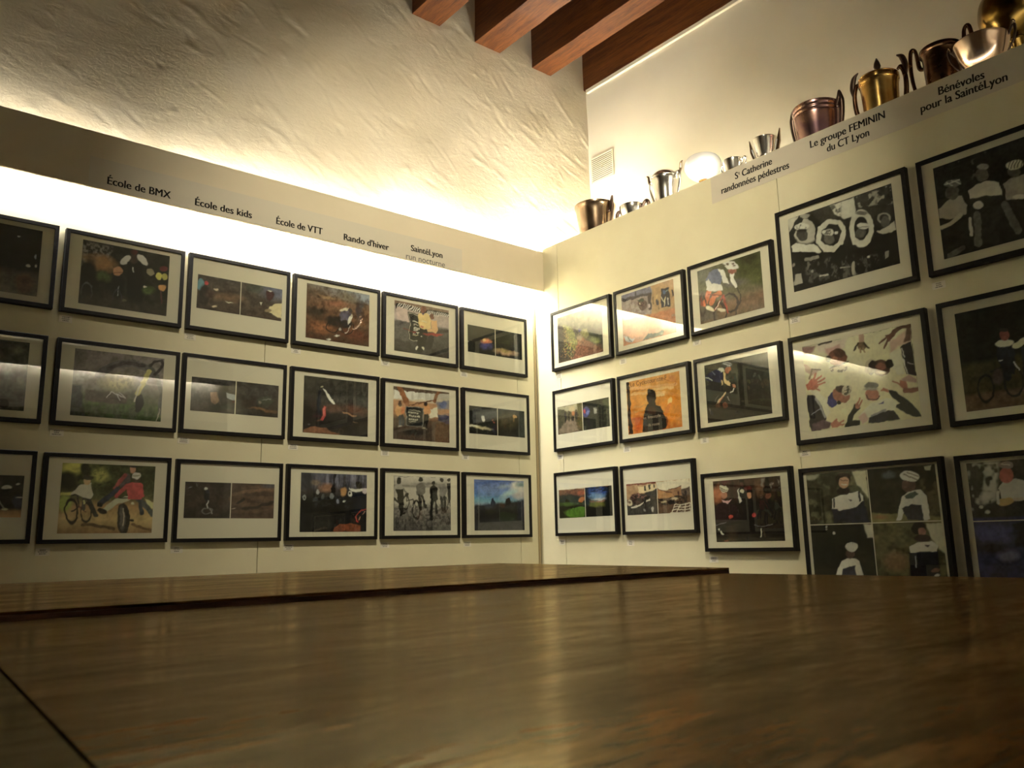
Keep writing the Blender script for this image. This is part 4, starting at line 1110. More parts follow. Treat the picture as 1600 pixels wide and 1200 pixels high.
# right wall, small frames
F('R', .148, 1.301, W_, H_, 'framed photo of a leafy autumn path, nearest the corner on the right wall', (840, 460, 9.2308),
  [(278, 325), (918, 165), (945, 832), (305, 986)], (248, 246, 235),
  [('g', (0, (150, 148, 132)), (.3, (134, 130, 110)), (.5, (110, 96, 80)), (1, (120, 74, 56))), ('n', 14, 10, .6, (96, 94, 74), .5), ('p', [(280, 430), (520, 470), (560, 600), (560, 780), (480, 950), (305, 985)], 30, (84, 74, 66)), ('p', [(360, 440), (480, 470), (545, 600), (580, 720), (540, 820), (420, 640)], 30, (124, 128, 58)), ('n', 46, 40, .9, (166, 170, 60), .6, ('p', [(340, 450), (500, 480), (590, 740), (480, 900), (350, 820), (400, 640)], 30), 7), ('n', 40, 36, .8, (58, 48, 54), .6, ('p', [(280, 430), (400, 500), (420, 780), (480, 950), (305, 985)], 20), 7), ('n', 40, 36, .7, (190, 140, 60), .64, ('p', [(380, 500), (560, 700), (480, 950), (330, 900)], 20), 8),
   ('p', [(570, 640), (600, 580), (640, 610), (945, 800), (946, 835), (490, 945), (560, 790)], 20, (150, 88, 62)), ('n', 30, 26, .6, (186, 124, 92), .6, ('p', [(570, 640), (640, 610), (945, 800), (490, 945)], 20), 7), ('n', 36, 30, .6, (110, 58, 46), .6, ('p', [(640, 660), (945, 780), (946, 835), (490, 945)], 20), 7), ('e', 605, 620, 34, 50, 0, 30, (186, 164, 146)), ('e', 680, 560, 60, 60, 0, 40, (160, 156, 92)), ('p', [(720, 510), (920, 530), (935, 720), (840, 690), (740, 620)], 20, (74, 80, 58)), ('e', 820, 650, 80, 44, 15, 30, (126, 136, 66)), ('e', 870, 680, 40, 20, 0, 20, (150, 156, 70)),
   ('e', 598, 512, 14, 30, (74, 66, 124)), ('e', 563, 552, 12, 22, (62, 54, 74)), ('e', 620, 500, 12, 16, (90, 82, 140)), ('e', 596, 575, 6, 14, (90, 84, 130)), ('l', [(510, 500), (560, 640)], 14, (92, 84, 84))])
F('R', .681, 1.301, W_, H_, 'framed photo of a shop front with blue awnings and orange wooden wall', (950, 410, 8),
  [(155, 412), (805, 212), (858, 868), (200, 1045)], (215, 208, 170),
  [('g', (0, (186, 144, 90)), (1, (200, 140, 92))), ('p', [(155, 412), (540, 293), (548, 640), (180, 720)], (170, 156, 158)), ('n', 14, 12, .6, (146, 120, 118), .5, ('p', [(160, 480), (540, 380), (548, 640), (180, 720)], 10)), ('p', [(155, 412), (530, 296), (530, 395), (165, 475)], (122, 122, 156)), ('p', [(155, 455), (530, 375), (530, 402), (165, 500)], (72, 64, 84)), ('l', [(348, 355), (350, 420)], 12, (60, 56, 80)), ('l', [(460, 320), (465, 390)], 6, (80, 74, 100)),
   ('e', 425, 530, 58, 76, (112, 80, 80)), ('e', 410, 480, 40, 20, (60, 70, 64)), ('e', 390, 525, 10, 12, (200, 180, 150)), ('p', [(500, 400), (530, 390), (540, 590), (505, 600)], (80, 60, 66)), ('e', 510, 540, 12, 20, (200, 180, 190)), ('p', [(535, 295), (800, 213), (846, 580), (548, 640)], (190, 148, 92)), ('p', [(655, 335), (758, 308), (774, 548), (668, 572)], (42, 44, 70)), ('e', 700, 372, 20, 26, (64, 100, 150)), ('l', [(725, 360), (750, 350)], 14, (120, 150, 160)),
   ('l', [(668, 440), (695, 490), (716, 430)], 12, (206, 196, 160)), ('l', [(695, 490), (700, 545)], 14, (206, 196, 160)), ('l', [(738, 440), (740, 470)], 14, (200, 200, 200)), ('l', [(742, 485), (745, 520)], 14, (190, 190, 190)), ('p', [(800, 340), (820, 330), (826, 415), (806, 425)], (40, 40, 66)), ('l', [(560, 430), (566, 510)], 18, (140, 110, 70)), ('l', [(605, 410), (608, 440)], 26, (206, 170, 100)), ('l', [(610, 470), (614, 515)], 34, (84, 76, 90)), ('l', [(630, 540), (634, 575)], 18, (150, 120, 80)),
   ('p', [(540, 645), (846, 560), (858, 868), (200, 1045), (186, 880), (300, 760)], (206, 132, 78)), ('p', [(190, 900), (440, 950), (200, 1030)], (190, 120, 80)), ('p', [(200, 920), (330, 950), (300, 1000), (215, 980)], (176, 172, 178)), ('l', [(250, 930), (290, 985)], 10, (70, 60, 60)), ('p', [(500, 900), (700, 850), (690, 905), (430, 975)], (92, 92, 80)), ('l', [(800, 660), (850, 650)], 24, (190, 150, 120))])
F('R', 1.21, 1.303, W_, H_, 'framed photo of a cyclist in white helmet bent over a red bike', (1060, 350, 8),
  [(228, 592), (1010, 340), (1088, 1075), (278, 1222)], (195, 180, 140),
  [('g', (0, (96, 94, 64)), (.45, (98, 98, 66)), (.65, (116, 102, 74)), (.75, (128, 92, 62)), (1, (120, 94, 70))), ('e', 320, 640, 120, 90, 0, 80, (108, 110, 96)), ('p', [(700, 450), (1010, 345), (1060, 760), (760, 720)], 60, (86, 90, 36)), ('e', 900, 430, 130, 60, -18, 60, (64, 66, 30)), ('n', 8, 7, .4, (74, 78, 40), .55, ('p', [(640, 460), (1010, 345), (1050, 740), (720, 700)], 50)), ('e', 700, 740, 140, 40, -10, 50, (104, 98, 96)), ('p', [(250, 830), (470, 870), (480, 1190), (278, 1222)], 30, (96, 84, 74)),
   ('l', [(385, 830), (360, 940), (315, 1010)], 54, (200, 94, 40)), ('l', [(510, 860), (440, 900), (400, 1000)], 54, (206, 104, 48)), ('l', [(280, 880), (290, 1010)], 26, (130, 50, 34)), ('o', 640, 985, 104, 108, 22, (64, 50, 52)), ('o', 520, 1130, 76, 150, 18, (62, 48, 48)), ('o', 300, 1000, 40, 130, 16, (70, 56, 52)), ('l', [(555, 890), (585, 1000), (612, 1110)], 24, (176, 56, 36)), ('l', [(555, 900), (450, 1070)], 20, (160, 48, 34)), ('l', [(380, 880), (545, 890)], 16, (140, 60, 40)), ('l', [(520, 960), (460, 1060)], 10, (220, 190, 180)),
   ('e', 390, 1060, 60, 26, 25, (206, 190, 160)), ('e', 530, 1070, 50, 22, 15, (196, 184, 160)), ('l', [(720, 790), (775, 880), (770, 960), (725, 1060), (715, 1140)], 15, (66, 58, 56)), ('p', [(340, 700), (375, 610), (430, 575), (500, 560), (560, 590), (545, 700), (530, 750), (450, 745)], (106, 114, 144)), ('p', [(338, 720), (370, 685), (410, 735), (540, 750), (545, 830), (440, 850), (345, 815)], (220, 208, 186)),
   ('p', [(500, 565), (560, 575), (590, 620), (635, 750), (560, 735), (540, 660)], (224, 218, 198)), ('p', [(640, 590), (690, 590), (705, 700), (735, 790), (705, 805), (655, 710)], (226, 218, 200)), ('e', 662, 580, 40, 40, (156, 92, 72)), ('e', 712, 580, 10, 24, (170, 110, 90)), ('e', 650, 512, 104, 46, 12, (222, 212, 192)), ('e', 610, 500, 20, 12, (110, 90, 70)), ('e', 675, 495, 18, 10, (110, 90, 70)), ('e', 690, 520, 22, 10, (120, 100, 80)), ('e', 575, 520, 16, 9, (120, 100, 80))])
F('R', .145, .813, W_, H_, 'framed pair of walking photos, hikers on a path and a blue jacket', (840, 560, 6.1538),
  [(188, 470), (683, 373), (692, 655), (198, 730)], (240, 236, 222),
  [('g', (0, (120, 118, 84)), (1, (110, 96, 72))), ('p', [(188, 470), (425, 425), (430, 500), (190, 520)], 20, (196, 190, 160)), ('p', [(190, 490), (250, 500), (270, 620), (200, 690)], 14, (104, 102, 78)), ('p', [(380, 440), (430, 425), (440, 695), (370, 600)], 12, (112, 108, 48)), ('n', 20, 16, .5, (140, 100, 40), .6, ('p', [(380, 520), (430, 520), (440, 695), (360, 640)], 10)), ('p', [(280, 590), (350, 580), (400, 695), (198, 730), (200, 690)], 14, (160, 140, 122)), ('e', 330, 490, 24, 30, 0, 20, (220, 200, 150)),
   ('e', 263, 555, 12, 32, (60, 60, 72)), ('e', 264, 600, 6, 22, (44, 42, 46)), ('e', 300, 560, 11, 44, (80, 76, 62)), ('e', 339, 535, 15, 26, (206, 126, 56)), ('e', 337, 580, 9, 26, (52, 46, 46)), ('e', 366, 550, 13, 44, (74, 72, 72)), ('e', 366, 505, 8, 9, (110, 96, 84)), ('e', 300, 515, 7, 8, (110, 96, 84)), ('e', 263, 520, 7, 8, (100, 90, 84)),
   ('p', [(430, 422), (686, 372), (694, 656), (440, 692)], 4, (42, 46, 36)), ('n', 34, 28, .7, (92, 96, 66), .6, ('p', [(560, 400), (686, 372), (694, 656), (600, 660)], 20), 7), ('n', 30, 26, .6, (24, 28, 26), .55, ('p', [(430, 422), (600, 390), (600, 660), (440, 692)], 10)), ('p', [(620, 400), (686, 380), (690, 480), (640, 460)], 14, (96, 104, 70)), ('e', 466, 518, 28, 46, (56, 66, 176)), ('e', 468, 476, 16, 14, (70, 80, 150)), ('e', 455, 510, 11, 22, (176, 44, 56)), ('e', 482, 520, 12, 18, (110, 130, 210)), ('l', [(485, 570), (490, 640)], 22, (30, 28, 46)),
   ('e', 550, 496, 18, 30, (170, 170, 170)), ('l', [(535, 470), (560, 520)], 6, (200, 200, 196)), ('e', 556, 470, 8, 8, (120, 120, 116))], splits=[('v', (431, 560))])
F('R', .68, .811, W_, H_, 'framed orange photo of a dark silhouette before projected French text', (840, 560, 6.1538),
  [(845, 232), (1352, 122), (1398, 655), (878, 733)], (222, 212, 180),
  [('g', (0, (216, 166, 106)), (.25, (212, 156, 82)), (.5, (206, 140, 46)), (1, (196, 106, 28))), ('n', 7, 6, .5, (226, 178, 110), .55), ('e', 1290, 480, 80, 130, 0, 60, (222, 150, 50)), ('l', [(895, 290), (1330, 250)], 26, (222, 178, 130)), ('l', [(905, 345), (1210, 325)], 26, (226, 190, 140)), ('l', [(1110, 300), (1300, 275)], 22, (232, 200, 150)), ('l', [(1140, 355), (1210, 345)], 26, (238, 206, 160)), ('e', 1270, 410, 20, 34, 15, (240, 206, 150)), ('l', [(905, 320), (1040, 300)], 8, (170, 116, 60)), ('l', [(930, 470), (1040, 450)], 16, (196, 150, 90)), ('l', [(930, 510), (1010, 500)], 14, (200, 156, 96)),
   ('l', [(1180, 190), (1330, 230), (1320, 250)], 8, (190, 130, 80)), ('e', 1290, 185, 44, 30, 20, 20, (206, 150, 100)), ('e', 960, 640, 40, 90, 0, 40, (190, 96, 32)), ('e', 960, 580, 60, 12, 0, 14, (176, 80, 24)), ('p', [(1215, 500), (1250, 580), (1250, 650), (1220, 640)], (150, 80, 30)), ('l', [(1230, 540), (1275, 440)], 30, (220, 140, 60)), ('p', [(845, 232), (874, 226), (914, 728), (878, 733)], (48, 27, 22)),
   ('p', [(1058, 440), (1040, 470), (1022, 510), (1012, 600), (1014, 712), (1242, 678), (1232, 590), (1208, 510), (1180, 462), (1128, 440)], (30, 18, 18)), ('e', 1092, 368, 43, 72, (42, 22, 16)), ('p', [(1068, 420), (1130, 420), (1130, 470), (1070, 470)], (38, 20, 16)), ('e', 1100, 500, 40, 34, 0, 20, (72, 38, 20))],
  text=[('Le Cyclotouriste F', (893, 275), (1240, 200), 0.026, 'brown_ink'), ('freestyle', (1060, 580), (1182, 564), 0.017, 'pale_ink'), ('de route', (1062, 655), (1172, 642), 0.017, 'pale_ink'), ('et', (1016, 587), (1046, 583), 0.014, 'pale_ink')], sat=1.0)
F('R', 1.212, .809, W_, H_, 'framed photo of a cyclist in navy jersey riding before a dark blur', (1060, 520, 8),
  [(315, 412), (1090, 243), (1195, 1005), (372, 1128)], (205, 192, 150),
  [('g', (0, (58, 54, 40)), (.3, (52, 50, 40)), (.6, (42, 37, 28)), (.75, (54, 44, 30)), (1, (44, 30, 24))), ('e', 420, 460, 110, 60, -15, 60, (78, 68, 42)), ('e', 650, 520, 120, 90, 0, 70, (72, 70, 58)), ('p', [(740, 330), (800, 320), (830, 900), (770, 900)], 30, (38, 34, 26)), ('e', 950, 480, 140, 130, 0, 80, (46, 48, 40)), ('e', 1000, 610, 160, 24, 3, 40, (62, 44, 34)), ('l', [(800, 850), (1150, 830)], 30, (62, 54, 36)), ('e', 600, 1000, 250, 60, -5, 60, (40, 26, 24)), ('e', 380, 830, 50, 60, 0, 40, (38, 42, 28)),
   ('p', [(335, 560), (400, 520), (450, 600), (560, 640), (560, 720), (400, 780), (350, 700)], (24, 24, 32)), ('p', [(340, 545), (400, 500), (480, 455), (560, 470), (565, 520), (545, 620), (440, 610), (345, 590)], (38, 38, 82)), ('l', [(340, 565), (380, 570), (420, 595)], 9, (200, 200, 206)), ('l', [(425, 490), (450, 525)], 8, (130, 130, 160)), ('l', [(555, 480), (545, 610)], 10, (24, 22, 44)), ('p', [(480, 462), (500, 445), (560, 440), (575, 470), (530, 490)], (186, 182, 168)),
   ('p', [(560, 470), (585, 500), (590, 570), (655, 635), (650, 668), (590, 650), (560, 600)], (208, 178, 118)), ('l', [(535, 600), (550, 640)], 16, (180, 150, 100)), ('e', 692, 668, 28, 22, 30, (176, 106, 76)), ('l', [(655, 650), (670, 668)], 16, (30, 26, 30)), ('e', 612, 462, 34, 42, (176, 88, 44)), ('e', 640, 460, 20, 26, (190, 100, 50)), ('e', 600, 395, 66, 38, 12, (120, 120, 122)), ('l', [(560, 380), (640, 420)], 9, (200, 196, 196)), ('l', [(580, 360), (650, 385)], 7, (170, 166, 166)), ('e', 560, 420, 40, 26, (54, 52, 54)),
   ('l', [(690, 705), (675, 740), (640, 755)], 12, (200, 194, 184)), ('l', [(600, 745), (640, 760)], 20, (40, 34, 34)), ('l', [(585, 750), (535, 820), (480, 888)], 24, (206, 176, 130)), ('l', [(560, 800), (500, 880)], 12, (196, 100, 50)), ('l', [(500, 790), (455, 860)], 6, (110, 104, 100)), ('l', [(615, 800), (640, 880)], 10, (150, 140, 130)), ('e', 582, 905, 34, 40, (126, 66, 32)), ('e', 490, 910, 30, 30, 0, 20, (110, 66, 36)), ('o', 600, 940, 60, 90, 14, (28, 20, 20)), ('l', [(390, 960), (400, 1015)], 16, (120, 110, 110)), ('l', [(410, 1000), (415, 1020)], 30, (40, 36, 60))])
F('R', .136, .32, W_, H_, 'framed pair of landscape photos, green valley and blue sky', (840, 710, 6.1538),
  [(198, 338), (708, 303), (722, 592), (213, 612)], (232, 226, 205),
  [('g', (0, (166, 116, 80)), (.2, (140, 92, 60)), (.35, (64, 58, 36)), (.5, (70, 76, 38)), (.7, (84, 100, 40)), (1, (80, 110, 34))), ('l', [(200, 340), (440, 325)], 10, (206, 190, 160)), ('n', 10, 6, .5, (110, 76, 48), .5, ('p', [(198, 345), (448, 330), (448, 400), (198, 420)], 10)), ('p', [(200, 400), (330, 385), (448, 420), (450, 470), (205, 470)], 16, (56, 54, 34)), ('e', 425, 432, 36, 22, -20, (196, 120, 50)), ('e', 420, 370, 40, 20, -15, 20, (190, 110, 64)), ('p', [(205, 465), (400, 470), (330, 490), (210, 495)], 10, (84, 110, 48)), ('p', [(205, 495), (330, 495), (450, 470), (450, 500), (300, 520), (250, 560), (300, 605), (212, 612)], 14, (50, 48, 30)), ('e', 390, 555, 110, 52, -8, (96, 142, 36)), ('n', 16, 12, .4, (30, 36, 20), .55, ('p', [(205, 490), (270, 500), (290, 605), (212, 612)], 10)),
   ('p', [(449, 318), (712, 300), (724, 594), (463, 606)], 3, (20, 21, 22)), ('e', 580, 360, 90, 56, 0, 30, (54, 96, 182)), ('e', 575, 400, 80, 30, 0, 24, (120, 160, 210)), ('e', 590, 430, 70, 14, 0, 14, (196, 198, 206)), ('n', 26, 20, .9, (24, 30, 46), .56, ('p', [(450, 318), (712, 300), (715, 400), (640, 360), (540, 360), (470, 420)], 20), 7), ('e', 575, 478, 76, 34, 0, 20, (116, 122, 36)), ('e', 520, 450, 24, 10, (150, 110, 96)), ('e', 600, 448, 46, 9, (166, 126, 106)), ('e', 560, 436, 20, 5, (90, 90, 110)), ('e', 690, 450, 40, 120, 0, 30, (18, 18, 20)), ('p', [(456, 500), (722, 500), (724, 594), (463, 606)], 30, (20, 20, 16))], splits=[('v', (456, 464))], sat=0.85)
F('R', .672, .316, W_, H_, 'framed pair of village photos, stand with crowd and a white grid on tarmac', (840, 710, 6.1538),
  [(848, 285), (1455, 235), (1478, 555), (866, 585)], (222, 214, 185),
  [('g', (0, (206, 170, 122)), (.3, (190, 146, 100)), (.45, (90, 70, 58)), (1, (70, 62, 58))), ('p', [(848, 285), (1140, 262), (1140, 280), (850, 305)], 5, (150, 64, 44)), ('p', [(960, 310), (1140, 285), (1146, 345), (965, 380)], (226, 206, 156)), ('p', [(850, 300), (930, 296), (940, 420), (858, 440)], (186, 142, 98)), ('l', [(1035, 305), (1037, 340)], 18, (40, 34, 30)), ('l', [(1078, 300), (1079, 328)], 15, (40, 34, 30)), ('l', [(1115, 295), (1116, 318)], 15, (40, 34, 30)), ('p', [(1030, 370), (1145, 335), (1150, 400), (1060, 410)], 6, (60, 56, 64)), ('e', 950, 425, 62, 50, 0, 10, (84, 44, 42)), ('n', 40, 34, .8, (190, 120, 110), .62, ('e', 960, 400, 70, 40, 0, 12), 8), ('n', 40, 34, .9, (34, 28, 28), .55, ('p', [(900, 400), (1150, 350), (1150, 470), (920, 480)], 8), 8),
   ('e', 884, 470, 20, 34, (200, 186, 160)), ('e', 880, 460, 12, 14, (120, 90, 70)), ('p', [(870, 500), (1150, 450), (1158, 572), (868, 585)], 8, (66, 62, 58)), ('p', [(900, 512), (1080, 432), (1085, 448), (910, 526)], (218, 212, 196)), ('e', 1030, 480, 16, 60, (34, 30, 32)), ('e', 1108, 470, 14, 40, (40, 36, 40)), ('e', 1108, 530, 12, 24, (190, 186, 180)), ('e', 1030, 540, 8, 14, (150, 150, 150)),
   ('p', [(1143, 262), (1456, 235), (1470, 330), (1150, 350)], 4, (230, 222, 198)), ('p', [(1148, 335), (1310, 372), (1310, 425), (1152, 428)], (206, 148, 76)), ('l', [(1148, 335), (1310, 372)], 8, (120, 66, 40)), ('p', [(1268, 335), (1300, 325), (1380, 298), (1392, 395), (1300, 395)], (180, 128, 76)), ('l', [(1265, 340), (1300, 330), (1380, 300)], 8, (110, 66, 44)), ('p', [(1385, 330), (1462, 308), (1468, 400), (1392, 400)], (116, 96, 80)), ('l', [(1355, 360), (1356, 380)], 20, (110, 60, 50)), ('p', [(1150, 430), (1470, 390), (1478, 555), (1163, 572)], 8, (116, 84, 58)), ('n', 30, 26, .9, (34, 26, 26), .52, ('p', [(1150, 430), (1420, 380), (1390, 460), (1160, 500)], 8), 8), ('e', 1215, 455, 26, 12, (190, 170, 130)), ('e', 1320, 425, 34, 12, -8, (206, 186, 150)), ('e', 1290, 460, 40, 16, (40, 30, 30)), ('l', [(1400, 370), (1410, 460)], 6, (60, 44, 36)), ('l', [(1420, 450), (1425, 360)], 20, (60, 46, 40))]
  + [('l', [(1318 + 50 * i, 480 - i * 4), (1280 + 62 * i, 562)], 8, (232, 224, 200)) for i in range(4)] + [('l', [(1320 - 16 * i, 482 + 26 * i), (1474, 470 + 26 * i)], 8, (232, 224, 200)) for i in range(4)], splits=[('v', (1150, 417))])
F('R', 1.212, .232, W_, H_ * 1.02, 'framed photo of bundled up cyclists with one cream helmet and red gloves', (1080, 710, 8),
  [(268, 330), (1112, 275), (1172, 1088), (315, 1088)], (175, 158, 115),
  [('g', (0, (74, 46, 28)), (.25, (66, 40, 26)), (.4, (32, 20, 16)), (1, (27, 19, 15))), ('n', 22, 3, .7, (40, 24, 16), .5, ('p', [(270, 330), (1112, 275), (1130, 560), (290, 560)], 30)), ('e', 330, 500, 60, 100, 0, 50, (156, 84, 32)), ('e', 420, 340, 60, 30, 0, 30, (84, 34, 40)), ('e', 860, 400, 60, 120, 0, 40, (104, 70, 40)), ('p', [(870, 300), (920, 295), (900, 400), (880, 400)], 20, (130, 120, 108)), ('n', 34, 26, .7, (140, 128, 116), .62, ('p', [(900, 290), (1112, 275), (1115, 420), (960, 420)], 20), 7), ('l', [(945, 290), (940, 390)], 44, (24, 16, 14)), ('l', [(1050, 280), (1060, 480)], 40, (50, 32, 22)), ('l', [(540, 320), (560, 560)], 44, (66, 38, 26)),
   ('p', [(580, 440), (640, 390), (690, 440), (680, 620), (600, 620)], 10, (24, 20, 18)), ('e', 632, 375, 26, 30, (92, 52, 40)), ('e', 628, 330, 30, 20, (30, 22, 20)), ('p', [(577, 450), (595, 425), (602, 540), (636, 578), (612, 600), (580, 545)], (200, 190, 158)), ('e', 637, 466, 22, 28, (190, 170, 140)), ('p', [(640, 620), (720, 560), (830, 590), (860, 700), (840, 820), (640, 820)], 14, (28, 20, 19)), ('p', [(890, 600), (980, 560), (1100, 590), (1150, 760), (1140, 860), (860, 860)], 14, (24, 20, 18)), ('e', 720, 510, 32, 44, (196, 118, 74)), ('e', 710, 425, 52, 34, (98, 28, 22)), ('e', 725, 462, 50, 18, (34, 22, 20)), ('e', 725, 575, 40, 24, (30, 22, 20)), ('e', 958, 510, 34, 44, (116, 62, 42)), ('e', 945, 440, 56, 46, (30, 21, 18)),
   ('p', [(310, 640), (390, 590), (480, 590), (570, 650), (600, 760), (560, 840), (300, 860)], 14, (44, 20, 26)), ('p', [(375, 560), (440, 580), (500, 550), (450, 610), (400, 600)], (190, 136, 138)), ('e', 412, 502, 38, 52, (160, 98, 68)), ('e', 405, 430, 62, 44, 15, (204, 182, 146)), ('l', [(350, 420), (450, 445)], 12, (92, 70, 52)), ('l', [(365, 445), (440, 470)], 10, (80, 60, 46)), ('e', 498, 778, 30, 25, (204, 46, 24)), ('e', 788, 752, 22, 26, (176, 32, 24)), ('p', [(420, 900), (560, 870), (570, 1080), (440, 1080)], 30, (52, 38, 20)), ('n', 14, 10, .4, (50, 34, 22), .55, ('p', [(310, 860), (860, 860), (860, 1088), (315, 1088)], 20)),
   ('l', [(785, 885), (830, 900), (910, 895), (1020, 868)], 7, (116, 110, 106)), ('l', [(870, 930), (870, 1022)], 13, (190, 184, 146)), ('l', [(350, 935), (395, 1002)], 22, (190, 180, 146)), ('l', [(315, 885), (430, 855)], 7, (110, 104, 104)), ('o', 395, 1000, 40, 90, 10, (24, 18, 16)), ('l', [(905, 960), (930, 1020)], 26, (66, 48, 30)), ('e', 430, 1080, 30, 8, (130, 60, 30))])

# right wall, large frames
F('R', 1.741, 1.42, WB, HB, 'large framed black and white photo of four cyclists with arms raised overhead', (1190, 240, 6.1538),
  [(245, 632), (1240, 290), (1345, 1130), (310, 1262)], (135, 112, 65),
  [('g', (0, (44, 37, 24)), (.4, (36, 30, 19)), (.6, (26, 22, 14)), (1, (24, 20, 13))), ('p', [(245, 632), (400, 580), (380, 700), (260, 760)], 14, (128, 108, 64)), ('p', [(650, 500), (885, 418), (900, 600), (790, 625), (700, 580)], 10, (152, 131, 80)), ('n', 22, 18, .8, (34, 29, 18), .55, ('p', [(540, 540), (760, 460), (760, 620), (640, 660)], 20), 6), ('n', 20, 16, .9, (112, 98, 64), .66, ('p', [(880, 420), (1240, 295), (1260, 480), (920, 520)], 14), 8), ('p', [(250, 900), (800, 900), (1320, 800), (1345, 1130), (310, 1262)], 50, (24, 20, 13)),
   ('e', 420, 740, 130, 130, 0, 20, (120, 104, 66)), ('l', [(285, 880), (290, 760), (340, 670), (390, 605)], 50, (24, 20, 14)), ('l', [(540, 820), (545, 730), (510, 640), (450, 590), (400, 600)], 60, (28, 23, 15)), ('e', 420, 600, 50, 22, -15, (110, 92, 56)), ('p', [(280, 890), (330, 855), (420, 880), (500, 870), (575, 940), (545, 955), (420, 945), (290, 945)], (154, 130, 86)), ('e', 390, 780, 56, 60, (52, 42, 30)), ('e', 385, 702, 68, 36, (156, 136, 92)), ('n', 40, 20, .8, (50, 42, 28), .6, ('e', 385, 702, 60, 28), 8), ('e', 385, 738, 54, 12, (30, 25, 17)),
   ('l', [(540, 850), (560, 720), (640, 655), (740, 660), (790, 740), (760, 850), (690, 910), (600, 900), (540, 850)], 46, (142, 120, 76)), ('p', [(570, 760), (650, 680), (730, 700), (760, 760), (690, 870), (600, 850)], (34, 28, 19)), ('e', 645, 815, 52, 56, (70, 58, 40)), ('e', 640, 755, 58, 34, (152, 132, 88)), ('n', 40, 22, .8, (50, 42, 28), .58, ('e', 640, 755, 52, 28), 8), ('e', 720, 760, 16, 16, (170, 156, 120)), ('p', [(530, 880), (600, 890), (740, 880), (700, 940), (600, 945)], (140, 118, 76)),
   ('o', 955, 720, 92, 146, 46, (154, 131, 80)), ('e', 955, 720, 66, 118, (24, 20, 14)), ('p', [(850, 800), (900, 850), (1000, 850), (1040, 790), (1040, 850), (960, 890), (870, 870)], (152, 129, 80)), ('e', 950, 765, 50, 46, (66, 55, 38)), ('e', 975, 695, 60, 32, (172, 150, 98)), ('l', [(930, 710), (1025, 700)], 6, (60, 50, 33)), ('e', 955, 570, 60, 16, (90, 76, 48)),
   ('o', 1175, 620, 58, 42, 14, (110, 98, 66)), ('e', 1185, 655, 44, 50, (66, 56, 40)), ('p', [(1100, 742), (1180, 710), (1282, 645), (1295, 740), (1150, 772)], (136, 114, 72)), ('p', [(1180, 940), (1220, 925), (1222, 990), (1190, 1020)], (110, 94, 58)), ('l', [(880, 1050), (885, 1160)], 34, (116, 98, 54)), ('l', [(430, 1020), (540, 990)], 34, (100, 86, 54)), ('l', [(450, 1050), (440, 1110)], 22, (72, 60, 40)), ('e', 488, 1132, 14, 16, (150, 136, 100)), ('l', [(560, 1180), (640, 1160)], 16, (130, 114, 74)), ('l', [(760, 1100), (850, 1090)], 10, (120, 106, 70)), ('p', [(320, 1170), (380, 1150), (400, 1240), (312, 1262)], (120, 100, 60)), ('e', 1025, 995, 14, 12, (140, 126, 90)), ('n', 30, 14, .6, (80, 68, 44), .66, ('p', [(420, 1000), (1300, 960), (1345, 1130), (420, 1250)], 20), 8), ('e', 305, 1070, 14, 20, (120, 80, 40))], sat=0.12)
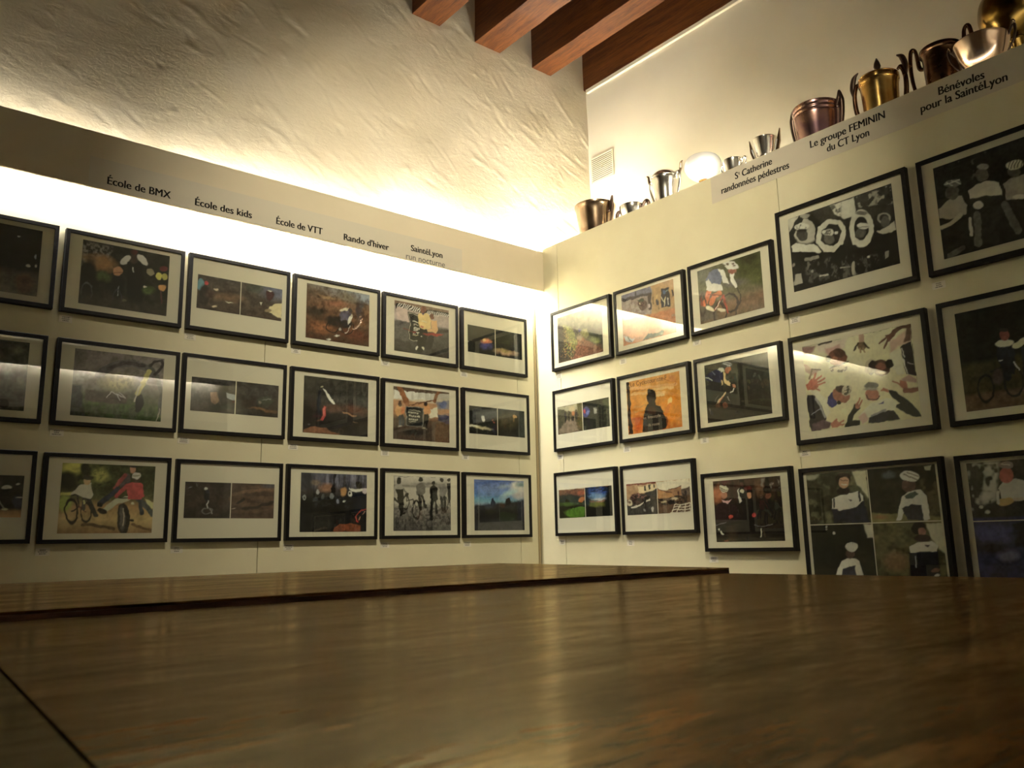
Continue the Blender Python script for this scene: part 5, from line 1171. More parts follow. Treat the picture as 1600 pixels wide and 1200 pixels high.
F('R', 1.753, .81, WB, HB, 'large framed photo of four cyclists looking down, hands spread, on white', (1220, 480, 6.1538),
  [(193, 383), (1240, 160), (1360, 1060), (285, 1195)], (165, 142, 95),
  [('g', (0, (188, 166, 118)), (1, (176, 152, 106))), ('p', [(193, 383), (330, 370), (300, 440), (215, 460)], 20, (116, 74, 70)), ('p', [(330, 360), (640, 300), (600, 400), (480, 440), (360, 430)], 20, (180, 146, 124)), ('l', [(360, 358), (480, 332)], 18, (60, 46, 40)), ('p', [(420, 400), (560, 360), (590, 430), (450, 480)], 20, (160, 110, 100)), ('e', 540, 490, 92, 84, 15, (112, 56, 34)), ('e', 450, 500, 26, 34, (46, 36, 28)), ('e', 556, 592, 92, 32, -12, (170, 152, 114)), ('n', 40, 30, .9, (48, 40, 30), .6, ('e', 560, 600, 86, 26, -12), 9), ('l', [(470, 590), (640, 530)], 12, (46, 34, 26)), ('e', 560, 440, 60, 40, 20, (84, 44, 32)), ('e', 520, 500, 30, 24, (150, 84, 54)),
   ('l', [(770, 265), (775, 330)], 48, (150, 110, 84)), ('p', [(735, 340), (800, 330), (830, 370), (790, 410), (745, 395)], (104, 76, 48)), ('l', [(745, 345), (705, 415)], 16, (54, 42, 30)), ('l', [(800, 345), (840, 385)], 16, (60, 46, 32)), ('l', [(760, 390), (765, 430)], 16, (130, 100, 60)), ('l', [(790, 390), (805, 425)], 16, (130, 100, 60)),
   ('l', [(1240, 178), (1150, 190), (1085, 235), (1035, 310)], 40, (96, 52, 32)), ('p', [(1000, 270), (1060, 260), (1070, 300), (1030, 325)], (100, 54, 34)), ('l', [(1010, 290), (940, 352)], 16, (104, 60, 38)), ('l', [(1020, 310), (985, 392)], 17, (104, 60, 38)), ('p', [(1040, 330), (1200, 220), (1250, 250), (1250, 340), (1130, 370), (1050, 460)], 24, (170, 128, 106)), ('p', [(1200, 200), (1245, 190), (1252, 320), (1180, 330)], 14, (96, 58, 44)), ('p', [(1150, 385), (1180, 350), (1255, 330), (1305, 660), (1210, 650), (1180, 560)], (42, 36, 40)),
   ('p', [(1040, 440), (1150, 390), (1190, 640), (1120, 650), (1060, 560)], (186, 160, 128)), ('l', [(1165, 395), (1185, 480)], 10, (190, 180, 160)), ('l', [(1170, 500), (1225, 640)], 12, (180, 166, 150)), ('l', [(1215, 535), (1280, 548)], 7, (150, 130, 120)), ('e', 960, 580, 92, 78, 10, (84, 48, 32)), ('e', 1040, 540, 44, 40, (38, 30, 26)), ('e', 850, 570, 46, 78, 15, (150, 136, 104)), ('e', 880, 580, 44, 76, 10, (58, 44, 34)), ('e', 960, 570, 50, 34, (130, 66, 40)), ('e', 965, 630, 40, 14, (170, 140, 110)), ('p', [(1150, 690), (1240, 660), (1310, 690), (1300, 720), (1180, 720)], 12, (150, 110, 96)),
   ('p', [(1140, 700), (1200, 720), (1220, 780), (1180, 800), (1130, 760)], (150, 76, 46)), ('l', [(1145, 755), (1075, 712)], 15, (150, 80, 50)), ('l', [(1190, 800), (1250, 800), (1322, 785)], 44, (120, 62, 38)), ('p', [(215, 540), (290, 580), (370, 595), (300, 660), (230, 620)], 10, (150, 110, 84)), ('l', [(300, 590), (372, 596)], 15, (84, 62, 42)), ('l', [(300, 610), (272, 690)], 18, (110, 82, 50)),
   ('p', [(240, 740), (290, 690), (350, 700), (360, 760), (320, 795), (250, 800)], (156, 70, 36)), ('l', [(310, 700), (332, 640)], 17, (160, 74, 38)), ('l', [(335, 700), (385, 660)], 17, (160, 74, 38)), ('l', [(350, 720), (415, 682)], 17, (160, 74, 38)), ('l', [(355, 745), (418, 718)], 16, (160, 74, 38)), ('l', [(330, 780), (372, 800)], 17, (150, 68, 36)),
   ('p', [(246, 850), (330, 850), (400, 940), (435, 1070), (380, 1185), (286, 1195)], (42, 33, 39)), ('p', [(250, 800), (340, 800), (430, 880), (480, 1010), (435, 1075), (385, 950), (330, 860)], (186, 158, 126)), ('l', [(340, 880), (420, 1060)], 14, (130, 120, 120)), ('l', [(300, 1030), (380, 975)], 8, (130, 120, 130)), ('p', [(286, 1195), (300, 1130), (400, 1080), (480, 1110), (460, 1170)], 14, (90, 58, 66)), ('p', [(445, 860), (510, 805), (540, 930), (490, 965), (440, 920)], (38, 38, 100)), ('e', 582, 840, 84, 74, 20, (140, 70, 44)), ('e', 590, 790, 60, 34, 20, (66, 44, 32)), ('e', 634, 800, 46, 56, 35, (160, 142, 106)), ('n', 40, 30, .9, (52, 42, 30), .6, ('e', 634, 800, 40, 50, 35), 9), ('e', 555, 915, 20, 20, (50, 40, 40)),
   ('p', [(480, 1165), (470, 1120), (520, 1080), (560, 1110), (600, 1130), (540, 1160)], (156, 82, 54)), ('l', [(520, 1120), (530, 1075)], 16, (156, 82, 54)), ('l', [(545, 1120), (600, 1088)], 15, (156, 82, 54)), ('l', [(550, 1140), (612, 1120)], 15, (156, 82, 54)), ('p', [(700, 935), (760, 960), (715, 1010), (685, 1085), (760, 1085), (765, 1140), (620, 1150), (640, 1060)], (38, 35, 28)), ('l', [(725, 950), (758, 880)], 15, (150, 78, 46)), ('l', [(740, 955), (780, 900)], 14, (150, 78, 46)), ('e', 728, 950, 22, 20, (150, 78, 46)),
   ('p', [(1030, 800), (1100, 810), (1190, 870), (1280, 950), (1362, 1045), (1300, 1065), (1200, 1020), (1090, 950), (1140, 920), (1050, 850)], (40, 37, 31)), ('l', [(1030, 815), (965, 800)], 15, (150, 76, 46)), ('l', [(1020, 805), (985, 790)], 20, (150, 76, 46)), ('p', [(740, 1060), (790, 990), (860, 930), (960, 890), (1060, 870), (1120, 920), (1100, 985), (980, 1000), (860, 1080), (790, 1130)], (190, 164, 128)), ('p', [(850, 1075), (960, 1000), (1080, 985), (1145, 1080), (845, 1122)], (42, 38, 44)), ('l', [(880, 1050), (1000, 990)], 20, (120, 112, 110)), ('p', [(930, 935), (990, 905), (985, 935)], (70, 66, 110)), ('p', [(740, 1060), (800, 1010), (850, 1080), (790, 1130)], 16, (170, 126, 108)),
   ('e', 878, 835, 66, 66, (156, 80, 48)), ('e', 870, 752, 72, 36, -5, (76, 70, 64)), ('e', 868, 785, 70, 14, -4, (120, 110, 90)), ('l', [(825, 850), (850, 890), (920, 880), (945, 850)], 10, (50, 36, 28)), ('l', [(193, 383), (1240, 160), (1360, 1060)], 4, (70, 54, 34))], sat=0.55)
F('R', 1.75, .214, WB, HB, 'large framed set of four photos of cyclists in white and navy jerseys', (1230, 700, 5.9111),
  [(170, 245), (1360, 150), None, (262, 1260)], (150, 130, 88),
  [('g', (0, (66, 58, 30)), (.5, (50, 44, 22)), (1, (60, 52, 22))), ('n', 18, 16, .7, (96, 90, 48), .56, ('p', [(170, 245), (728, 205), (780, 690), (215, 700)], 10), 6), ('n', 14, 12, .8, (34, 31, 16), .52, ('p', [(170, 245), (728, 205), (780, 690), (215, 700)], 10)), ('p', [(590, 212), (728, 205), (765, 480), (700, 400), (640, 330)], 12, (152, 142, 108)), ('p', [(172, 248), (300, 240), (260, 290), (180, 290)], 20, (120, 114, 88)), ('e', 630, 380, 56, 34, 0, 16, (64, 62, 32)),
   ('p', [(728, 200), (1362, 150), (1430, 680), (775, 690)], 5, (44, 38, 22)), ('n', 10, 9, .6, (28, 25, 16), .5, ('p', [(740, 200), (1362, 150), (1420, 600), (775, 620)], 10)), ('n', 18, 16, .6, (92, 70, 30), .6, ('p', [(1220, 300), (1390, 250), (1420, 620), (1300, 640)], 30), 6), ('p', [(1255, 165), (1330, 155), (1320, 205), (1270, 205)], (140, 130, 100)), ('e', 940, 250, 60, 34, 0, 26, (70, 72, 70)), ('p', [(770, 600), (1425, 630), (1430, 680), (780, 690)], 14, (104, 92, 26)), ('e', 860, 640, 60, 20, 0, 20, (120, 76, 24)),
   ('p', [(215, 708), (785, 690), (840, 1180), (850, 1270), (255, 1270)], 5, (28, 27, 18)), ('p', [(700, 705), (785, 698), (800, 820), (740, 820)], 14, (144, 134, 112)), ('e', 425, 785, 14, 12, (150, 144, 126)), ('e', 360, 725, 10, 10, (130, 124, 108)), ('e', 360, 750, 10, 9, (120, 114, 100)), ('n', 8, 7, .5, (60, 52, 20), .6, ('p', [(250, 1080), (480, 1120), (470, 1270), (260, 1270)], 30)), ('n', 10, 9, .5, (58, 50, 24), .6, ('p', [(640, 950), (830, 940), (840, 1270), (680, 1270)], 30)),
   ('p', [(785, 690), (1432, 682), (1520, 1270), (845, 1270)], 5, (84, 74, 24)), ('n', 14, 12, .7, (44, 38, 18), .52, ('p', [(785, 690), (1432, 682), (1520, 1270), (845, 1270)], 10)), ('e', 1000, 1050, 120, 90, 0, 60, (104, 70, 26)), ('p', [(1275, 695), (1432, 688), (1470, 980), (1400, 930), (1330, 830)], 14, (146, 136, 106)),
   ('p', [(405, 560), (470, 440), (550, 420), (655, 402), (690, 440), (765, 690), (430, 692)], (28, 31, 48)), ('p', [(412, 470), (470, 440), (560, 425), (655, 402), (695, 440), (702, 490), (640, 540), (560, 570), (480, 582), (465, 562), (408, 562)], (172, 158, 150)), ('l', [(432, 470), (430, 545)], 16, (34, 34, 48)), ('l', [(662, 412), (672, 490)], 16, (34, 34, 48)), ('p', [(565, 475), (605, 475), (590, 495)], (60, 40, 60)), ('e', 520, 400, 60, 40, 5, (40, 24, 27)), ('e', 515, 285, 66, 58, (42, 24, 17)), ('e', 526, 318, 46, 56, (170, 102, 66)), ('e', 520, 245, 60, 18, 5, (60, 40, 30)), ('l', [(505, 335), (550, 338)], 9, (200, 160, 130)), ('l', [(495, 296), (555, 300)], 7, (70, 38, 26)),
   ('p', [(1000, 672), (1040, 540), (1072, 440), (1110, 412), (1230, 385), (1285, 440), (1322, 660), (1255, 670), (1215, 530), (1100, 560), (1045, 672)], (178, 164, 142)), ('p', [(1060, 560), (1150, 520), (1230, 530), (1258, 670), (1110, 672)], (46, 44, 50)), ('p', [(1085, 440), (1180, 405), (1210, 430), (1150, 475), (1100, 470)], (60, 74, 66)), ('e', 1125, 345, 62, 66, (92, 54, 42)), ('e', 1130, 262, 88, 52, 15, (196, 180, 150)), ('l', [(1080, 235), (1200, 300)], 12, (100, 88, 72)), ('l', [(1110, 220), (1205, 265)], 10, (100, 88, 72)),
   ('p', [(445, 1175), (480, 1080), (505, 1035), (590, 1010), (660, 1045), (692, 1175), (700, 1270), (430, 1270)], (170, 158, 148)), ('p', [(510, 1110), (630, 1090), (640, 1270), (500, 1270)], (42, 44, 62)), ('e', 580, 975, 42, 44, (80, 50, 38)), ('e', 590, 912, 58, 42, 8, (172, 162, 138)), ('n', 40, 40, .8, (70, 64, 54), .6, ('e', 590, 905, 50, 32), 9),
   ('p', [(1120, 960), (1390, 900), (1420, 1270), (1140, 1270)], (22, 25, 35)), ('p', [(1128, 905), (1200, 868), (1340, 860), (1392, 900), (1385, 955), (1250, 950), (1132, 965)], (172, 158, 138)), ('p', [(1270, 890), (1320, 890), (1300, 910)], (60, 44, 60)), ('e', 1215, 745, 66, 62, (34, 24, 20)), ('e', 1242, 780, 36, 44, (136, 72, 50)), ('e', 1250, 835, 80, 28, (50, 30, 28)), ('l', [(1180, 1000), (1190, 1100)], 10, (110, 110, 116)), ('e', 1370, 1130, 36, 18, (110, 60, 40)), ('e', 1385, 1180, 24, 16, (160, 150, 140))], splits=[('v', (781, 690)), ('h', (800, 692))], sat=0.5)
F('R', 2.404, 1.418, WB, HB, 'large framed dim photo of three cyclists standing together at the right edge, top row', (1400, 180, 4),
  [(225, 335), None, None, (305, 900)], (85, 66, 36),
  [('g', (0, (17, 14, 9)), (1, (12, 10, 7))), ('n', 20, 14, .6, (48, 42, 28), .64, ('p', [(320, 260), (560, 200), (560, 400), (330, 400)], 30), 7), ('p', [(262, 590), (320, 535), (410, 500), (445, 560), (440, 620), (330, 650), (270, 640)], (78, 59, 34)), ('l', [(280, 705), (345, 670), (405, 625)], 26, (84, 66, 40)), ('e', 350, 485, 44, 44, (40, 29, 20)), ('e', 350, 425, 54, 26, -8, (50, 40, 24)), ('l', [(302, 435), (395, 405)], 7, (96, 78, 44)), ('l', [(310, 420), (350, 440)], 6, (96, 78, 44)), ('l', [(345, 405), (400, 430)], 6, (96, 78, 44)), ('p', [(450, 470), (500, 430), (570, 405), (640, 420), (662, 500), (570, 505), (465, 520)], (88, 66, 36)), ('e', 535, 370, 40, 40, (44, 32, 22)), ('e', 540, 320, 36, 20, (60, 50, 36)),
   ('p', [(465, 520), (660, 500), (640, 800), (480, 800)], 10, (16, 14, 11)), ('e', 515, 562, 30, 26, (84, 68, 42)), ('l', [(465, 650), (470, 750)], 20, (84, 68, 44)), ('l', [(510, 620), (510, 800)], 44, (44, 36, 24)), ('p', [(668, 430), (720, 390), (800, 370), (820, 520), (690, 530)], (66, 50, 32)), ('e', 735, 350, 40, 36, (38, 28, 20)), ('e', 738, 308, 56, 30, -8, (92, 76, 44))]
  + [('l', [(700 + 20 * i, 330 - 2 * i), (712 + 20 * i, 285 - 2 * i)], 6, (30, 25, 16)) for i in range(5)] + [('l', [(680, 560), (760, 720)], 50, (40, 33, 23)), ('e', 770, 510, 40, 16, (90, 72, 46)), ('l', [(330, 880), (420, 830)], 30, (40, 31, 19)), ('p', [(840, 420), (930, 380), (1000, 420), (1000, 560), (850, 560)], 10, (70, 54, 34)), ('e', 920, 340, 40, 46, (44, 32, 24))], sat=0.15)
F('R', 2.416, .812, WB, HB, 'large framed dark photo of riders on a track at the right edge, middle row', (1440, 430, 4.8),
  [(240, 293), None, None, (342, 1025)], (88, 72, 42),
  [('g', (0, (13, 12, 8)), (.5, (14, 13, 9)), (.56, (32, 28, 11)), (.82, (30, 25, 11)), (.86, (50, 33, 20)), (1, (46, 31, 19))), ('o', 482, 845, 58, 98, 13, (17, 15, 12)), ('o', 690, 800, 70, 110, 13, (20, 16, 13)), ('l', [(515, 720), (600, 690), (620, 850)], 13, (18, 16, 14)), ('e', 570, 760, 40, 60, 0, 20, (38, 28, 22)), ('p', [(560, 530), (690, 525), (705, 640), (690, 740), (610, 720), (570, 640)], (15, 15, 19)), ('l', [(630, 640), (640, 760)], 60, (17, 16, 18)), ('e', 620, 508, 74, 28, -5, (104, 88, 62)), ('e', 620, 448, 34, 40, (64, 28, 20)), ('e', 615, 410, 30, 16, (26, 20, 16)), ('l', [(580, 638), (600, 632)], 9, (120, 116, 106)), ('l', [(695, 650), (730, 705)], 12, (92, 84, 70)), ('l', [(705, 530), (768, 490)], 44, (92, 80, 60)), ('e', 800, 460, 30, 40, (60, 28, 22)), ('p', [(740, 540), (860, 520), (880, 760), (760, 760)], 10, (18, 17, 20))])
F('R', 2.414, .209, WB, HB, 'large framed pair of dim photos at the right edge, lowest row by the table', (1470, 690, 5.2174),
  [(195, 180), None, None, (334, 1140)], (70, 58, 36),
  [('g', (0, (24, 22, 17)), (.46, (17, 15, 12)), (.48, (18, 18, 32)), (.7, (16, 15, 24)), (1, (15, 15, 34))), ('n', 16, 12, .85, (88, 84, 78), .62, ('p', [(195, 180), (470, 160), (450, 480), (250, 560)], 30), 7), ('e', 370, 440, 50, 40, 0, 26, (88, 80, 60)), ('e', 380, 575, 20, 16, 0, 10, (92, 88, 78)), ('e', 325, 535, 18, 14, (90, 88, 76)), ('p', [(465, 380), (500, 330), (600, 295), (680, 320), (690, 470), (600, 480), (500, 470)], (88, 79, 74)), ('e', 530, 275, 56, 66, (66, 29, 25)), ('e', 530, 190, 62, 34, (52, 44, 40)), ('l', [(490, 180), (560, 190)], 9, (110, 100, 94)), ('e', 525, 490, 70, 28, -8, (98, 54, 24)), ('l', [(460, 410), (470, 500)], 24, (104, 84, 60)), ('l', [(600, 470), (660, 460)], 24, (74, 60, 50)),
   ('e', 550, 930, 80, 50, 0, 40, (37, 34, 46)), ('p', [(575, 680), (690, 650), (700, 860), (610, 860)], 20, (10, 9, 12)), ('e', 420, 760, 160, 60, 0, 60, (22, 22, 40)), ('e', 420, 870, 110, 50, 0, 40, (15, 11, 14))], splits=[('h', (480, 645))])

for i, (a, k) in enumerate(FR):
    big = a[3] > 0.55
    photo_frame(*a, group=('large framed photographs on the right wall' if big else 'framed photographs on the right wall' if a[0] == 'R' else 'framed photographs on the left wall'), seed=100 + i, **k)

short = ['the orange helmet photo', 'the brown photo pair with the red and teal figure', 'the cyclist on brown ground', 'the man in yellow jacket', 'the night pair with orange glow']
for (px, py), t_ in zip(((102.5, 498.5), (297, 526), (462.3, 548), (602, 567.5), (724.8, 585)), short): card('L', px, py, 'small white caption card under ' + t_)
short = ['the upside down rider photo', 'the dim pair with the tan leaning figure', 'the dark photo with the red leg', 'the orange shirts photo', 'the night pair with the white runner']
for (px, py), t_ in zip(((88.5, 676), (286.8, 688), (457.8, 698), (601.5, 708), (727.3, 714.3)), short): card('L', px, py, 'small white caption card under ' + t_)
short = ['the sunny path photo of two boys', 'the brown pair with the white helmet', 'the dark woodland crowd photo', 'the five standing cyclists', 'the deep blue sky photo']
for (px, py), t_ in zip(((66.5, 862.5), (276, 858.8), (450.8, 855.3), (601.2, 851.8), (730, 850)), short): card('L', px, py, 'small white caption card under ' + t_)
for px, py, t_ in ((873.5, 588, 'the leafy autumn path photo'), (973.5, 565, 'the blue awnings photo'), (1089, 535, 'the white helmet and red bike photo'), (875.8, 714.3, 'the hikers pair'), (979.5, 702.3, 'the orange silhouette photo'), (1101, 688, 'the navy jersey cyclist'),
                   (878.7, 847.3, 'the green valley pair'), (985.5, 848.3, 'the village pair with white grid'), (1115.5, 874, 'the red gloves photo'), (1242, 500, 'the raised arms photo'), (1467, 445.5, 'the three dim cyclists'), (1258, 708, 'the spread hands photo')):
    card('R', px, py, 'small white caption card under ' + t_)

# ------------------------------------------------------------------ trophies on the ledge
def cup_at(lx, ly, rx, ry, x0):
    """Rim's left and right ends at two pixels -> centre, rim radius, rim height above the ledge."""
    A, B = on_x(lx, ly, x0), on_x(rx, ry, x0)
    return 0.5 * (A[1] + B[1]), 0.5 * abs(A[1] - B[1]), 0.5 * (A[2] + B[2]) - LEDGE


def trophy(name, label, x0, y, cat='trophy'):
    e = empty(name, (x0, y, LEDGE))
    return tag(e, label, cat, 'trophies on the ledge')


def bowl(e, R, h, prof, mat, wall=0.004, z0=0.0, name='bowl'):
    """prof: (radius / R, z / h) up the outside to the rim; an inner wall is added."""
    P = np.array(prof, float)
    S = np.array(spline([(a, b) for a, b in P], 5))
    S[:, 0] = np.clip(S[:, 0], 0.02, None) * R
    S[:, 1] = z0 + S[:, 1] * (h - z0)
    out = [(float(r), float(z)) for r, z in S]
    inn = [(max(r - wall, 0.001), z if i < len(out) - 1 else z) for i, (r, z) in enumerate(out)]
    zmin = out[0][1] + wall
    inn = [(r, max(z, zmin)) for r, z in inn if z > zmin]
    bm = bmesh.new()
    lathe(bm, [(0.0, out[0][1])] + out + [(out[-1][0] - wall * 0.5, out[-1][1] + 0.0015)] + inn[::-1] + [(0.0, zmin)])
    return build(name, bm, mat, e, True)


def solid(e, pts, mat, name):
    bm = bmesh.new()
    lathe(bm, [(0.0, pts[0][1])] + [(float(a), float(b)) for a, b in pts] + [(0.0, pts[-1][1])])
    return build(name, bm, mat, e, True)


def handle(e, pts, side, rad, mat, flat=1.0, n=8):
    bm = bmesh.new()
    tube(bm, [(0, -side * s, z) for s, z in spline(pts, n)], rad, 10, flat)
    return build('handle', bm, mat, e, True)


# tarnished bucket nearest the corner
x0 = 0.21
y, R, h = cup_at(907.2, 326, 953.5, 320.5, x0)
e = trophy('trophy_bowl', 'dark tarnished silver bucket with small ears, trophy nearest the corner', x0, y)
bowl(e, R, h, [(0.60, 0.05), (0.66, 0.10), (0.74, 0.3), (0.84, 0.6), (0.93, 0.88), (0.99, 0.96), (1.0, 1.0)], M['old_silver'], z0=0.01)
solid(e, [(R * 0.66, 0), (R * 0.66, 0.01), (R * 0.58, 0.018)], M['old_silver'], 'foot')
for s in (-1, 1):
    handle(e, [(R * 0.93, h * 0.80), (R * 1.10, h * 1.00), (R * 1.16, h * 1.06), (R * 1.13, h * 0.86), (R * 0.98, h * 0.60), (R * 0.82, h * 0.45)], s, [0.009, 0.010, 0.005, 0.009, 0.007, 0.006], M['dark_metal'])

# low dish with dark handles
x0 = 0.2
y, R, h = cup_at(973, 328, 1003.5, 318, x0)
e = trophy('trophy_dish', 'low bright silver dish with dark scroll handles, second trophy from the corner', x0, y)
bowl(e, R, h, [(0.25, 0.5), (0.5, 0.56), (0.8, 0.7), (0.96, 0.88), (1.0, 1.0)], M['silver'])
solid(e, [(R * 0.5, 0), (R * 0.5, 0.008), (R * 0.18, 0.03), (R * 0.16, h * 0.45), (R * 0.3, h * 0.55)], M['silver'], 'foot')
for s in (-1, 1):
    handle(e, [(R * 0.92, h * 0.86), (R * 1.2, h * 0.98), (R * 1.45, h * 1.0), (R * 1.62, h * 0.92), (R * 1.56, h * 0.76), (R * 1.2, h * 0.70), (R * 0.80, h * 0.70)], s, [0.007, 0.010, 0.012, 0.011, 0.009, 0.007, 0.006], M['dark_metal'])

# lidded silver cup with scrolled handles
x0 = 0.2
y, R, h = cup_at(1022.5, 283, 1055.5, 276.5, x0)
e = trophy('lidded_cup', 'bright silver lidded cup with ornate scrolled handles', x0, y)
bowl(e, R, h, [(0.42, 0.16), (0.62, 0.25), (0.74, 0.5), (0.85, 0.8), (0.98, 0.95), (1.0, 1.0)], M['silver'])
solid(e, [(R * 0.75, 0), (R * 0.75, 0.012), (R * 0.3, 0.03), (R * 0.26, h * 0.13), (R * 0.45, h * 0.19)], M['silver'], 'foot')
S = spline([(1.03, 0.0), (1.0, 0.10), (0.88, 0.30), (0.6, 0.52), (0.25, 0.62)], 5)
lid = solid(e, [(R * a, h + 0.002 + R * b) for a, b in S], M['silver'], 'lid')
for s in (-1, 1):
    handle(e, [(R * 0.78, h * 0.52), (R * 1.05, h * 0.62), (R * 1.38, h * 0.86), (R * 1.36, h * 1.02), (R * 1.12, h * 1.02), (R * 1.10, h * 0.92)], s, [0.005, 0.007, 0.008, 0.008, 0.007, 0.005], M['silver'])
    handle(e, [(R * 1.33, h * 0.98), (R * 1.5, h * 1.06), (R * 1.56, h * 1.16), (R * 1.72, h * 1.20)], s, [0.006, 0.008, 0.007, 0.003], M['old_silver'])
    handle(e, [(R * 1.08, h * 0.64), (R * 1.2, h * 0.5), (R * 1.06, h * 0.42), (R * 0.72, h * 0.40)], s, [0.005, 0.006, 0.006, 0.004], M['old_silver'])

# round white bowl
x0 = 0.2
y, R, h = cup_at(1075.5, 264.5, 1122.5, 257, x0)
e = trophy('round_bowl', 'round white shining bowl on a small gold foot', x0, y)
bowl(e, R, h + 0.052, [(a, (h + b) / (h + 0.052)) for a, b in ((0.14, -0.085), (0.40, -0.075), (0.74, -0.05), (0.95, -0.02), (1.0, 0.004), (0.96, 0.028), (0.84, 0.046), (0.76, 0.052))], M['satin'])
solid(e, [(R * 0.5, 0), (R * 0.5, 0.008), (R * 0.2, 0.02), (R * 0.17, h - 0.10), (R * 0.3, h - 0.082)], M['gold'], 'foot')

# low silver bowl, partly hidden
x0 = 0.19
y, R, h = cup_at(1132, 256, 1160, 247.5, x0)
e = trophy('trophy_dish', 'low silver bowl with ring handles, half hidden between white bowl and winged cup', x0, y)
bowl(e, R, h, [(0.3, 0.5), (0.6, 0.57), (0.85, 0.74), (0.97, 0.92), (1.0, 1.0)], M['silver'])
solid(e, [(R * 0.55, 0), (R * 0.55, 0.008), (R * 0.2, 0.03), (R * 0.2, h * 0.45), (R * 0.35, h * 0.55)], M['silver'], 'foot')
for s in (-1, 1):
    handle(e, [(R * 0.9, h * 0.9), (R * 1.15, h * 0.99), (R * 1.36, h * 0.97), (R * 1.30, h * 0.86), (R * 0.9, h * 0.78)], s, 0.006, M['silver'])

# winged cup
x0 = 0.19
y, R, h = cup_at(1178.5, 222.5, 1211.5, 214, x0)
e = trophy('winged_cup', 'small silver cup with two angular wing shaped handles', x0, y)
bowl(e, R, h, [(0.5, 0.42), (0.62, 0.46), (0.72, 0.62), (0.66, 0.66), (0.74, 0.74), (0.95, 0.94), (1.0, 1.0)], M['silver'])
solid(e, [(R * 0.7, 0), (R * 0.7, 0.014), (R * 0.34, 0.03), (R * 0.3, h * 0.38), (R * 0.5, h * 0.45)], M['silver'], 'foot')
for s in (-1, 1):
    bm = bmesh.new()
    pts = [(0.66, 0.36), (1.42, 0.86), (1.46, 1.10), (1.16, 0.90), (0.72, 0.56)]
    A = [bm.verts.new((-0.006, -s * R * a, h * b)) for a, b in pts]; B = [bm.verts.new((0.006, -s * R * a, h * b)) for a, b in pts]
    bm.faces.new(A); bm.faces.new(B[::-1])
    for i in range(5): bm.faces.new((A[i], B[i], B[(i + 1) % 5], A[(i + 1) % 5]))
    bevel(bm, 0.0012, 1)
    build('handle', bm, M['old_silver'], e)
    bm = bmesh.new()
    tube(bm, [(-0.008, -s * R * 0.70, h * 0.52), (-0.008, -s * R * 1.18, h * 0.90)], 0.004, 6)
    build('handle_rib', bm, M['silver'], e)

# large purple copper cup
x0 = 0.22
y, R, h = cup_at(1242.5, 182, 1309, 159, x0)
e = trophy('large_cup', 'large purple and copper coloured cup with leaf shaped ears', x0, y)
bowl(e, R, h, [(0.35, 0.16), (0.6, 0.22), (0.80, 0.42), (0.92, 0.70), (0.965, 0.84), (0.95, 0.87), (0.98, 0.90), (0.97, 0.93), (1.0, 0.96), (1.0, 1.0)], M['copper'])
solid(e, [(R * 0.6, 0), (R * 0.6, 0.014), (R * 0.28, 0.03), (R * 0.26, h * 0.12), (R * 0.4, h * 0.18)], M['copper'], 'foot')
for s in (-1, 1):
    handle(e, [(R * 0.92, h * 0.90), (R * 1.06, h * 1.02), (R * 1.10, h * 1.13), (R * 1.16, h * 0.98), (R * 1.13, h * 0.78), (R * 1.0, h * 0.56), (R * 0.80, h * 0.42)], s, [0.014, 0.013, 0.003, 0.014, 0.013, 0.011, 0.007], M['dark_metal'], 0.8)

# gold cup with finial
x0 = 0.22
y, R, h = cup_at(1344, 134, 1402.5, 114, x0)
e = trophy('lidded_cup', 'gold lidded cup with pointed knob and leafy handles', x0, y)
bowl(e, R, h, [(0.45, 0.16), (0.74, 0.22), (0.80, 0.36), (0.84, 0.46), (0.86, 0.48), (0.90, 0.72), (0.95, 0.90), (1.0, 0.94), (1.0, 1.0)], M['gold'])
solid(e, [(R * 0.7, 0), (R * 0.7, 0.014), (R * 0.32, 0.03), (R * 0.3, h * 0.12), (R * 0.5, h * 0.18)], M['gold'], 'foot')
lid = solid(e, [(R * a, h + 0.002 + R * b) for a, b in spline([(1.0, 0.0), (0.96, 0.06), (0.6, 0.16), (0.2, 0.24)], 4)], M['gold'], 'lid')
kb = solid(e, [(0.008, h + R * 0.22), (0.009, h + R * 0.50), (0.016, h + R * 0.72), (0.012, h + R * 0.95), (0.003, h + R * 1.2)], M['dark_metal'], 'knob')
for s in (-1, 1):
    handle(e, [(R * 0.80, h * 0.40), (R * 1.10, h * 0.46), (R * 1.33, h * 0.68), (R * 1.36, h * 0.90), (R * 1.20, h * 1.04), (R * 1.0, h * 1.02)], s, [0.006, 0.010, 0.011, 0.010, 0.010, 0.006], M['bronze'])
    handle(e, [(R * 1.33, h * 0.84), (R * 1.42, h * 1.02), (R * 1.30, h * 1.16), (R * 1.04, h * 1.22)], s, [0.006, 0.014, 0.013, 0.003], M['dark_metal'], 0.6)

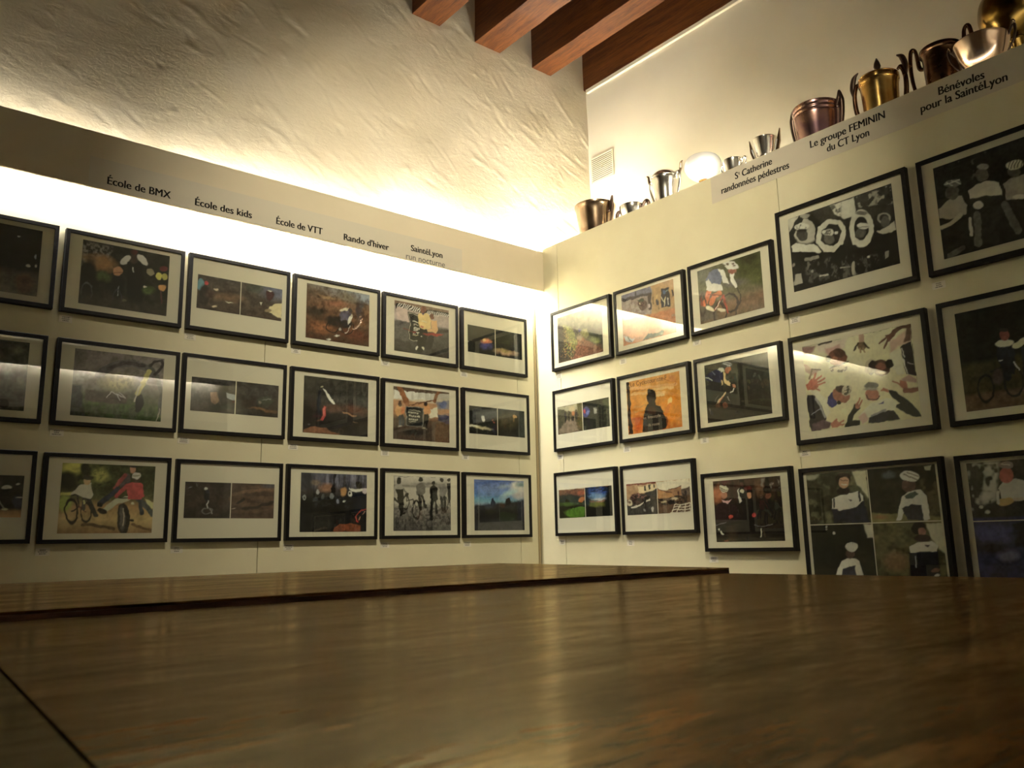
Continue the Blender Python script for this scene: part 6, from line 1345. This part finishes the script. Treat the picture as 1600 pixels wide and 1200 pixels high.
# bronze tankard with a tall loop handle
x0 = 0.32
y, R, h = cup_at(1438.5, 91, 1501, 64, x0)
e = trophy('tankard', 'dark bronze tankard with a tall loop handle, behind the rose silver bowl', x0, y)
bowl(e, R, h, [(0.66, 0.05), (0.74, 0.1), (0.76, 0.34), (0.80, 0.38), (0.80, 0.44), (0.86, 0.7), (0.90, 0.92), (1.0, 0.96), (1.0, 1.0)], M['bronze'], z0=0.012)
solid(e, [(R * 0.8, 0), (R * 0.8, 0.012), (R * 0.7, 0.02)], M['bronze'], 'foot')
for s in (-1, 1):
    handle(e, [(R * 0.92, h * 0.86), (R * 1.12, h * 0.90), (R * 1.22, h * 1.10), (R * 1.46, h * 1.12), (R * 1.56, h * 0.90), (R * 1.46, h * 0.66), (R * 1.2, h * 0.46), (R * 0.82, h * 0.36)], s, [0.009, 0.010, 0.008, 0.009, 0.009, 0.008, 0.007, 0.006], M['bronze'])

# wide shallow rose silver bowl in front
x0 = 0.22
y, R, h = cup_at(1491, 83.5, 1577, 49.5, x0)
e = trophy('trophy_dish', 'wide shallow rose silver bowl with lacy handles near the upper right corner', x0, y)
bowl(e, R, h, [(0.30, 0.58), (0.44, 0.60), (0.66, 0.68), (0.84, 0.80), (0.97, 0.95), (1.0, 1.0)], M['rose'])
solid(e, [(R * 0.5, 0), (R * 0.5, 0.01), (R * 0.3, 0.03), (R * 0.28, h * 0.46), (R * 0.36, h * 0.54), (R * 0.34, h * 0.585)], M['rose'], 'foot')
for s in (-1, 1):
    handle(e, [(R * 0.96, h * 0.95), (R * 1.10, h * 1.04), (R * 1.20, h * 1.05), (R * 1.18, h * 0.93), (R * 1.02, h * 0.80), (R * 0.86, h * 0.72)], s, [0.004, 0.006, 0.007, 0.005, 0.004, 0.004], M['dark_metal'])
    handle(e, [(R * 1.08, h * 1.03), (R * 1.16, h * 1.12), (R * 1.24, h * 1.08)], s, [0.004, 0.006, 0.003], M['old_silver'])

# dark gold round vessel at the picture's corner
x0 = 0.42
c = on_x(1583, 18, x0)
R = 0.135
e = trophy('round_vase', 'dark gold round bellied vessel at the upper right corner', x0, c[1])
zc = c[2] - LEDGE
bowl(e, R, zc + R * 0.9, [(0.3, 0.0), (0.55, 0.06), (0.92, 0.3), (1.0, 0.52), (0.90, 0.78), (0.62, 0.93), (0.6, 1.0)], M['dark_gold'], z0=max(0.02, zc - R * 1.0))
solid(e, [(R * 0.55, 0), (R * 0.55, 0.012), (R * 0.22, 0.03), (R * 0.2, max(0.02, zc - R * 1.05)), (R * 0.32, max(0.025, zc - R * 0.99))], M['dark_gold'], 'foot')
